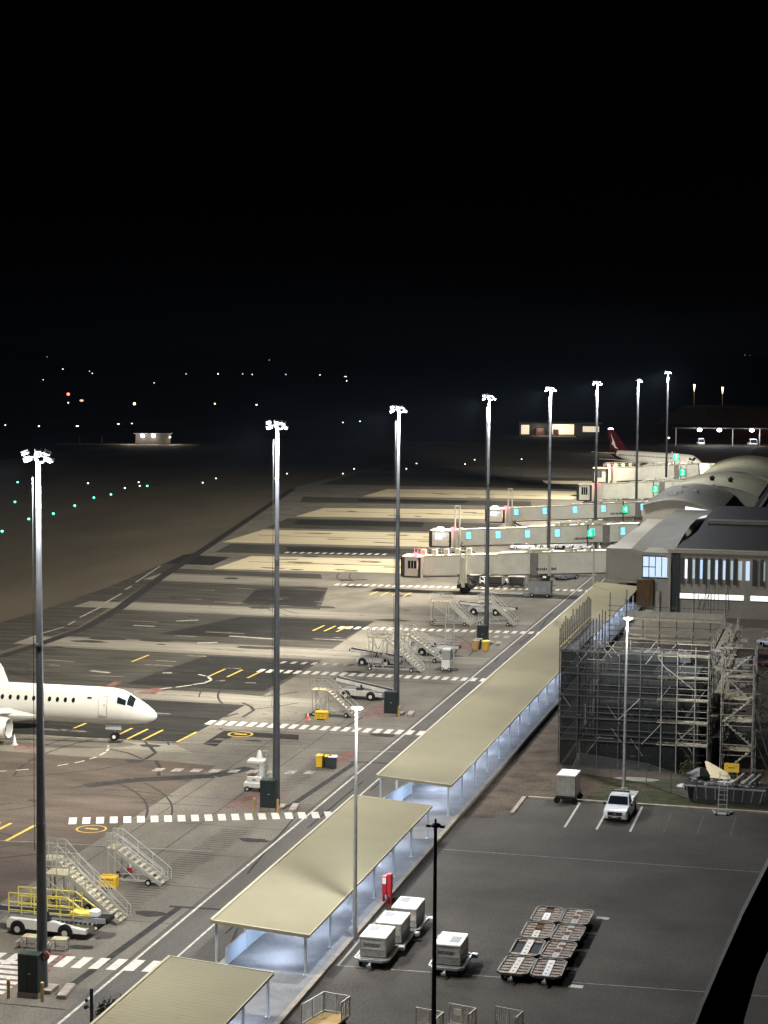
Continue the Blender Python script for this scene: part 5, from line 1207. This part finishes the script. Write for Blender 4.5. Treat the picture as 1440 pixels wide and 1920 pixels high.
# ================================================================== TERMINAL
tb = thing('terminal_building', 'long terminal with curved pale roofs, a finned window wall and dark flat roofs', 'building', (0, 0, 0))
YW = 257.0
MB().box(-24.4, 30, YW, YW+.5, 0, 8.6).build('wall', 'wall_beige', tb)
MB().box(-24.7, 30.3, YW-.9, YW+.5, 8.6, 9.1).build('eave', 'wall_beige', tb)
MB().box(-24.75, -24.4, YW-.8, YW+.3, 0, 9.0).build('corner_column', 'wall_beige', tb); MB().box(-24.38, -23.3, YW-.35, YW-.02, 0, 8.5).build('dark_recess', 'black', tb)
for k in range(14):
    x = -22.6+1.0*k+(1.0 if k > 8 else 0)
    if k in (11, 12, 13): continue
    MB().box(x, x+.52, YW-.10, YW-.02, 5.15, 7.7).build('window', ('win_white', 'win_pale', 'win_blue', 'win_pale', 'win_blue', 'win_blue', 'win_pale', 'win_pale', 'win_blue', 'win_pale', 'win_pale')[k % 11], tb)
for x in (-10.6, -9.0, -7.2, -5.6, -3.8, -2.2):
    o = MB().box(x-.08, x+1.28, YW-.09, YW-.04, 5.0, 7.6).build('window_frame', 'black', tb); MB().box(x, x+1.2, YW-.11, YW-.092, 5.1, 7.5).build('pane', 'win_blue', o)
for k in range(11):
    if k == 8: continue
    x = -23.1+1.0*k+(.5 if k > 8 else 0)
    f = MB().at(x+.1, YW-.45, 0, R(28)); f.box(-.22, .22, -.1, .1, 4.5, 8.0); f.build('fin', 'fin', tb)
for x0, x1 in ((-23.2, -14.8), (-13.9, 12)):
    MB().box(x0, x1, YW-.07, YW-.02, 2.45, 3.15).build('window_strip', 'win_strip', tb); MB().box(x0, x1, YW-.14, YW-.072, 3.16, 3.24).box(x0, x1, YW-.14, YW-.072, 2.33, 2.44).build('strip_frame', 'steel_dark', tb)
# glazed corner room
MB().box(-28.4, -24.8, YW+.6, YW+1.0, 4.9, 8.4).box(-28.3, -24.8, YW+1.0, YW+8, 8.0, 8.3).build('glazed_room', 'wall_grey', tb)
o = MB().box(-28.3, -24.85, YW+.5, YW+.59, 5.1, 7.9).build('window', 'win_blue', tb)
q = MB()
for x in (-28.35, -27.5, -26.65, -25.8, -25.0): q.box(x, x+.1, YW+.42, YW+.49, 4.9 if x < -27 else 5.2, 8.0)
q.box(-28.35, -24.85, YW+.41, YW+.485, 7.85, 8.0).box(-28.35, -26.6, YW+.41, YW+.485, 6.4, 6.52).box(-28.35, -24.85, YW+.41, YW+.485, 4.95, 5.1); q.build('mullions', 'black', o)
MB().box(-28.9, -26.7, YW-.9, YW+.4, 1.3, 4.85).build('timber_screen', 'wood_brown', tb); MB().box(-26.7, -24.8, YW, YW+.6, 0, 4.9).build('wall', 'wall_grey', tb)
MB().box(-26.4, -25.9, YW-.5, YW-.02, .2, 3.4).build('downpipe', 'wall_beige', tb)
# link block over the walkway end
MB().box(-34.6, -28.5, 268, 272.9, 3.0, 7.7).build('link_block', 'wall_grey', tb); MB().box(-34.7, -28.5, 267.6, 267.98, 2.95, 3.3).build('ledge', 'wall_beige', tb); MB().box(-28.5, -24.4, 263, 268, 3.9, 8.1).build('link_block', 'wall_grey', tb)
MB().tube((-35.6, 262.5, 0), (-35.6, 262.5, 8.4), .13).build('thin_column', 'cream_paint', tb)
# swept grey roof between link and first hall
rs = MB(); n = 8
def sw(u, v):   # u 0..1 across, v 0..1 along
    x = (-30.4+6.2*u); y = 262.0+(66-0)*v; y -= 5.8*max(0, (u-.25)/.75) if v == 0 else 5.8*max(0, (u-.25)/.75)*(1-v)
    z = 8.35+1.6*math.sin(PI*min(1, max(0, v*1.15)))*(.25+.75*u)-.5*math.sin(PI*u)*(1-v)
    return (x, y, z)
vs = [sw(i/n, j/n) for j in range(n+1) for i in range(n+1)]
rs.add(vs, [(j*(n+1)+i, j*(n+1)+i+1, (j+1)*(n+1)+i+1, (j+1)*(n+1)+i) for j in range(n) for i in range(n)])
rs.build('swept_roof', 'roof_grey', tb, True)
rs = MB(); 
for i in range(n):
    a, b = sw(i/n, 0), sw((i+1)/n, 0); rs.quad((a[0], a[1]-.02, a[2]-.35), (b[0], b[1]-.02, b[2]-.35), (b[0], b[1]-.02, b[2]+.04), (a[0], a[1]-.02, a[2]+.04))
rs.build('roof_fascia', 'wall_beige', tb)
MB().box(-35.4, -30.3, 273, 328, 3.6, 6.6).build('low_roof_block', 'wall_grey', tb)
# curved hall roofs
def vault(x0, x1, y0, y1, z0, zc_, z1, name='curved_roof', m='roof_pale', wall=True):
    n = 16; pr = []
    for i in range(n+1):
        f = i/n; base = z0*(1-f)+z1*f; pr.append((x0+(x1-x0)*f, base+(zc_-(z0+z1)/2)*math.sin(PI*f)**.9))
    b = MB(); vs = [(x, y0, z) for x, z in pr]+[(x, y1, z) for x, z in pr]; b.add(vs, [(i, i+1, n+2+i, n+1+i) for i in range(n)]); b.build(name, m, tb, True)
    if wall:
        q = MB()
        for i in range(n): q.quad((pr[i][0], y0+.4, 0), (pr[i+1][0], y0+.4, 0), (pr[i+1][0], y0+.4, pr[i+1][1]-.05), (pr[i][0], y0+.4, pr[i][1]-.05))
        q.build('end_wall', 'wall_beige', tb)
    q = MB()
    for i in range(n): q.beam((pr[i][0], y0-.02, pr[i][1]), (pr[i+1][0], y0-.02, pr[i+1][1]), .12, .14)
    q.build('roof_edge', 'wall_grey', tb)
vault(-36.3, -23.5, 328, 370, 8.9, 9.9, 7.9, m='roof_grey'); vault(-36.2, -19, 370, 412, 8.1, 9.6, 7.6); vault(-34.6, -17, 412, 475, 7.8, 9.7, 7.2)
MB().box(-36.0, -35.8, 330, 412, 0, 8.0).build('wall', 'wall_beige', tb)
MB().quad((-29.3, 328.3, 6.4), (-24.3, 328.3, 7.3), (-24.3, 328.3, 8.2), (-29.0, 328.3, 8.9)).build('window', 'win_white', tb)
q = MB(); random.seed(31)
for k in range(9): x, y = random.uniform(-33, -26), random.uniform(338, 366); q.cbox((x, y, 9.9), (random.uniform(.4, 1.4), random.uniform(.5, 2), .5))
q.build('roof_plant', 'wall_grey', tb)
for x, y, z in ((-28.8, 384, 9.5), (-25.2, 384, 9.3)): 
    MB().tube((x, y, z-.6), (x, y, z+.6), .45, n=10).tube((x, y, z+.6), (x, y, z+1.1), .8, .05, 10).build('roof_vent', 'roof_dark', tb)
# dark flat roofs with pale gutters
MB().box(-23.9, 60, YW+.55, 330, 8.7, 9.0).build('flat_roof', 'roof_dark', tb); MB().box(-18.5, 60, 330, 475, 7.4, 7.7).build('flat_roof', 'roof_dark', tb); MB().box(-22.8, 60, 296, 299, 9.02, 9.5).build('roof_upstand', 'roof_grey', tb)
q = MB()
for x in (-17.5, -15, -11.5, -9): q.box(x, x+.5, 332, 470, 7.72, 8.1)
q.build('roof_gutter', 'fin', tb)

# ================================================================== DISTANCE
def lamp(label, x, y, m='glow_far', r=.8, z=6, name='distant_lamp', grp='small lights in the far dark', sx=1.0, cat='lamp'):
    gx, gy = G(x, y, z); t = thing(name, label, cat, (gx, gy, 0), YAW, grp)
    MB().tube((0, 0, 0), (0, 0, z), max(.04, r*.08), n=5).build('pole', 'steel_dark', t); b = MB(); b.at(0, 0, z); b.T = Matrix.Translation((0, 0, z)) @ Matrix.Diagonal((sx, 1, 1, 1)); b.ball((0, 0, 0), r, 8, 6); b.build('lamp_globe', m, t)
far = [(88, 669, 'glow_far', 'topmost left', 1.1, 1), (118, 692, 'glow_far', 'bright, upper left', 1.5, 1.2), (168, 696, 'glow_far', 'upper of a close pair at upper left', 1.1, 1), (173, 700, 'glow_warm', 'yellowish, lower of a close pair at upper left', 1.3, 1.2), (81, 712, 'glow_far', 'faint, below the bright upper left one', .9, 1.2),
       (289, 718, 'glow_far', 'single faint one right of the red lights', .9, 1.2), (349, 701, 'glow_far', 'at the left end of the upper middle row', 1.1, 1.2), (409, 701, 'glow_warm', 'orange, second in the upper middle row', 1.8, 1.2), (455, 701, 'glow_far', 'third in the upper middle row', 1.0, 1.4), (473, 702, 'glow_warm', 'orange, fourth in the upper middle row', 1.5, 1),
       (505, 675, 'glow_far', 'highest in the upper middle', 1.0, 1.4), (536, 702, 'glow_far', 'fifth in the upper middle row', 1.0, 1.4), (600, 703, 'glow_warm', 'sixth in the upper middle row', 1.1, 2.2), (648, 706, 'glow_warm', 'wide one above the bright reflection', .9, 4.5), (650, 714, 'glow_warm', 'tall bright one right end of the middle row', 1.5, 1),
       (10, 797, 'glow_far', 'at the left edge above the taxiway', .55, 1.6), (73, 799, 'glow_far', 'second above the taxiway', .7, 1.5), (145, 799, 'glow_far', 'wide bluish one above the taxiway', .7, 2.6), (222, 795, 'glow_far', 'left of the lit hut', .6, 2.6), (247, 794, 'glow_far', 'just above the lit hut', .5, 2.2),
       (403, 757, 'glow_warm', 'orange, alone right of the red one', 1.2, 1.1), (481, 759, 'glow_warm', 'orange, left of the third mast top', 1.1, 1.3), (128, 755, 'glow_warm', 'yellow, under the red pair', 1.1, 1.1),
       (643, 792, 'glow_far', 'left of a pair near the third mast', .6, 1.2), (675, 790, 'glow_far', 'right of a pair near the third mast', .6, 1.5), (1397, 666, 'glow_far', 'left of a pair at the far right', 1.3, 1.3), (1406, 666, 'glow_far', 'right of a pair at the far right', 1.1, 1.2), (978, 861, 'glow_far', 'bluish one left of the fifth mast', .45, 1.3), (1254, 821, 'glow_far', 'bright white one behind the last mast', 1.0, 1.2)]
for x, y, m, lb, r_, sx in far: lamp('far lamp, '+lb, x, y, m, r_*.28, sx=sx)
lamp('red beacon light, upper of the pair at the far left', 128, 739, 'glow_redfar', .8, 8, 'red_beacon', 'red lights in the far dark'); lamp('slanted red light right of the red pair at the far left', 153, 751, 'glow_redfar', .5, 8, 'red_beacon', 'red lights in the far dark', 1.8); lamp('reddish orange light between the lit hut and the far red pair', 252, 757, 'lamp_orange', .6, 8, 'red_beacon', 'red lights in the far dark')
for k, (x, y) in enumerate(((1302, 722), (1355, 727))):
    gx, gy = -230+60*k, 1100; d = FW+RT*((x-720)/F_PX)-UP*((y-960)/F_PX); s_ = 1000/d.y; X, Z = d.x*s_, CAM_H+d.z*s_
    t = thing('sodium_street_lamp', ['orange sodium street lamp far off, left of two', 'orange sodium street lamp far off, right of two'][k], 'street lamp', (X, 1000, 0), 0, 'orange street lamps at the far right')
    MB().tube((0, 0, 0), (0, 0, Z), .22, .15).build('pole', 'galv', t); b = MB().cbox((0, 0, Z), (1.0, .8, .5)); b.tube((0, -.1, Z-3.2), (0, -.1, Z-.2), .05, .42, 8); b.build('lamp_head', 'lamp_orange', t)
    light('POINT', 'lamp_glow', (0, -1.6, Z-.6), 1500, (1, .5, .15), t, shadow_soft_size=.4)
tx = [(4, 996), (54, 973), (71, 959), (71, 968), (100, 963), (140, 948), (176, 933), (208, 927), (234, 915), (276, 911), (28, 941), (33, 904), (165, 906)]
for k, (x, y) in enumerate(tx):
    w_ = ('at the left edge, nearest', 'left of the first mast', 'upper of the pair right of the first mast', 'lower of the pair behind the first mast', 'just right of the first mast pole', 'below the slanting row', 'third up the slanting row', 'fourth up the slanting row', 'faint, fifth up the slanting row', 'at the top of the slanting row', 'alone at the left edge, middle', 'alone at the left edge, highest', 'faint, above the slanting row')[k]
    lamp('small green taxiway light '+w_, x, y, 'glow_taxi' if k not in (8, 12) else 'glow_far', .21 if k not in (8, 12) else .16, .35, 'taxiway_light', 'green taxiway lights', 1.2, 'taxiway light')
for k, (x, y) in enumerate([(260, 904), (262, 911), (380, 905), (405, 897), (538, 888), (516, 897), (643, 888), (664, 879), (762, 879), (781, 869), (872, 870), (890, 862)]):
    w_ = ('above the top green light', 'beside the top green light', 'left of the second mast, lower', 'left of the second mast, upper', 'right of the second mast, upper', 'right of the second mast, lower', 'left of the third mast, lower', 'left of the third mast, upper', 'right of the third mast, lower', 'right of the third mast, upper', 'left of the fourth mast, lower', 'left of the fourth mast, upper')[k]
    lamp('tiny white taxiway light '+w_, x, y, 'glow_taxiw', .15, .35, 'taxiway_light', 'white taxiway edge lights', 1.3, 'taxiway light')
# lit hut
hx, hy = G(286, 834); t = thing('lit_hut', 'small building with two dazzling wall lamps far out on the field', 'building', (hx, hy, 0), YAW)
MB().box(-6, 6, 0, 5, 0, 3.8).build('wall', 'hut_wall', t); MB().box(-6.6, 6.6, -.6, 5.4, 3.8, 4.1).build('roof', 'grey_box', t)
for x in (-3.8, -.8, 2.4): MB().box(x-.9, x+.9, -.06, -.01, 0, 2.6).build('door', 'fin', t)
for x in (-3.4, .4): MB().ball((x, -.55, 3.2), .75, 10, 8, .7).build('wall_lamp', 'lamp_white', t); light('POINT', 'wall_glow', (x, -1.8, 3.0), 300, (1, .92, .78), t, shadow_soft_size=.3)
MB().ball((6.2, -.4, 2.8), .3).build('wall_lamp', 'lamp_white', t); light('POINT', 'wall_glow', (7.4, -1, 2.6), 500, (1, .92, .78), t, shadow_soft_size=.2); light('POINT', 'wall_glow', (-8, -1, 2.6), 500, (1, .92, .78), t, shadow_soft_size=.2)
MB().box(-34, 16, -3, 7, 0, .06).build('forecourt', 'kerb', t)
for x in (-26, -18): MB().box(x-.2, x+.2, 1, 1.4, 0, 3.0).build('post', 'hut_wall', t)
# lit hangar row
hx, hy = G(1027, 818); t = thing('lit_hangar', 'low lit hangar with pale open bays behind the fifth mast', 'building', (hx, hy, 0), YAW)
MB().box(-11, 21, 6, 18, 0, 5).build('wall', 'steel_dark', t); MB().box(-11.5, 21.5, -1, 18.5, 5, 5.5).build('roof', 'fin', t)
MB().box(-10, -7, 5.8, 5.95, .4, 3.8).build('bay', 'glow_baya', t) if 0 else MB().box(-10.2, -7, 5.8, 5.95, .5, 4.2).build('lit_bay', 'win_warmbay', t)
MB().box(2.2, 11, 5.8, 5.95, .5, 4.6).build('lit_bay', 'win_warmbay', t); MB().box(14.5, 21, 5.8, 5.95, 1.6, 3.8).build('lit_bay', 'win_warmbay', t); MB().box(-6, 11, -2, 5.7, 0, .08).build('apron', 'kerb', t)
MB().box(-4.5, -1.2, 2, 5, 0, 3).box(2.5, 4.5, 2, 4, .0, 2.6).build('parked_machine', 'paint_red', t)
for x in (-3, 6): light('POINT', 'bay_glow', (x, 1, 4.2), 700, (1, .86, .66), t, shadow_soft_size=.5)
# lamp behind the red tail
gx, gy = G(1145, 830); d = FW+RT*((1145-720)/F_PX)-UP*((806-960)/F_PX); s_ = 640/d.y; X, Z = d.x*s_, CAM_H+d.z*s_
t = thing('floodlight_pole', 'bright warm floodlight right behind the red aircraft tail', 'floodlight', (X, 640, 0)); MB().tube((0, 0, 0), (0, 0, Z), .15).build('pole', 'steel_dark', t); MB().ball((0, 0, Z), .95, 10, 8, .8).build('lamp_head', 'lamp_white', t)
light('POINT', 'flood_glow', (0, -2, Z-.5), 1800, (1, .95, .75), t, shadow_soft_size=.4)
# canopy with three lamps at the right
hx, hy = G(1352, 836); t = thing('lit_shelter', 'open shelter with three bluish lamps over white parked vehicles', 'shelter', (hx, hy, 0), YAW)
MB().box(-17, 18, 0, 8, 6.2, 6.6).build('roof', 'fin', t)
for x in (-16.5, 4.2, 14): MB().box(x-.15, x+.15, 0, .3, 0, 6.2).build('column', 'container', t)
for x in (-8, -.8, 11): MB().ball((x, -.3, 5.8), .9, 10, 8, .7).build('lamp', 'lamp_white', t); light('POINT', 'lamp_glow', (x, -1.2, 4.6), 1700, (.85, .88, 1), t, shadow_soft_size=.4)
MB().box(-22, 22, -8, 12, 0, .06).build('forecourt', 'taxiway', t)
car('white van under the three lamp shelter, left of two', (hx-7.5, hy+1, ), YAW+R(90), 'car_white', 5, 2.4, 2.6, suv=True, grp='vans under the lit shelter'); car('white van under the three lamp shelter, right of two', (hx+11, hy+4), YAW+R(90), 'car_white', 5.5, 3, 2.6, suv=True, grp='vans under the lit shelter')
# bank and orange lamp, both added to give the low horizon glow
struct('added_bank', MB().loft([[(-95, 900, 0), (260, 860, 0), (260, 960, 0), (-95, 1000, 0)], [(-85, 925, 7), (260, 885, 9), (260, 930, 9), (-85, 960, 7)]]), 'soil')
gt = thing('added_bank_lamp', 'added orange lamp lighting the far bank at the right', 'floodlight', (-25, 860, 0)); MB().tube((0, 0, 0), (0, 0, 9), .2).build('pole', 'steel_dark', gt); MB().cbox((0, 0, 9.1), (.6, .6, .3)).build('lamp_head', 'steel_dark', gt); light('POINT', 'added_bank_glow', (0, -.8, 9.0), 9000, (1, .30, .10), gt, shadow_soft_size=.5)
# thin night haze round the whole place
hz = MB().box(-2600, 400, -30, 5200, -1, 42).build('haze', 'black'); hz['kind'] = 'stuff'
hm = D.materials.new('haze'); hm.use_nodes = True; hn = hm.node_tree; hn.nodes.clear(); ho = hn.nodes.new('ShaderNodeOutputMaterial'); hv = hn.nodes.new('ShaderNodeVolumePrincipled')
hv.inputs['Density'].default_value = 0.000013; hv.inputs['Color'].default_value = (.50, .68, 1, 1); hv.inputs['Anisotropy'].default_value = .2; hn.links.new(hv.outputs[0], ho.inputs['Volume'])
hz.data.materials.clear(); hz.data.materials.append(hm)
# ================================================================== TOWER GALLERY MEMBER BY THE CAMERA
def near(x, y, dist):
    d = FW+RT*((x-720)/F_PX)-UP*((y-960)/F_PX); return CAM+d*dist
t = thing('gallery_mullion', 'black sloping steel member close by at the lower right corner', 'steel member', tuple(near(1400, 1800, 4.0)))
o0 = Vector(t.location); LP = ((1560, 1430), (1497, 1524), (1444, 1622), (1398, 1712), (1355, 1808), (1320, 1890), (1282, 1990), (1240, 2110)); RP = ((1680, 1450), (1600, 1550), (1520, 1640), (1462, 1735), (1420, 1828), (1396, 1910), (1380, 2010), (1345, 2130))
Ln = [near(x, y, 4.0)-o0 for x, y in LP]; Rn = [near(x, y, 4.0)-o0 for x, y in RP]; Lf = [near(x-7, y-1, 4.14)-o0 for x, y in LP]; Rf = [near(x-14, y, 4.14)-o0 for x, y in RP]
b = MB(); b.loft([[tuple(a), tuple(c), tuple(d_), tuple(e)] for a, c, d_, e in zip(Ln, Rn, Rf, Lf)]); b.build('steel_web', 'black', t)
b = MB(); k_ = -RT*.002
for q in range(len(Ln)-1): b.loft([[tuple(p) for p in (Ln[q]+k_, Lf[q]+k_, Lf[q]+k_*2, Ln[q]+k_*2)], [tuple(p) for p in (Ln[q+1]+k_, Lf[q+1]+k_, Lf[q+1]+k_*2, Ln[q+1]+k_*2)]])
b.build('edge_highlight', 'wall_beige', t)  # pale strip painted in for the light caught along the edge
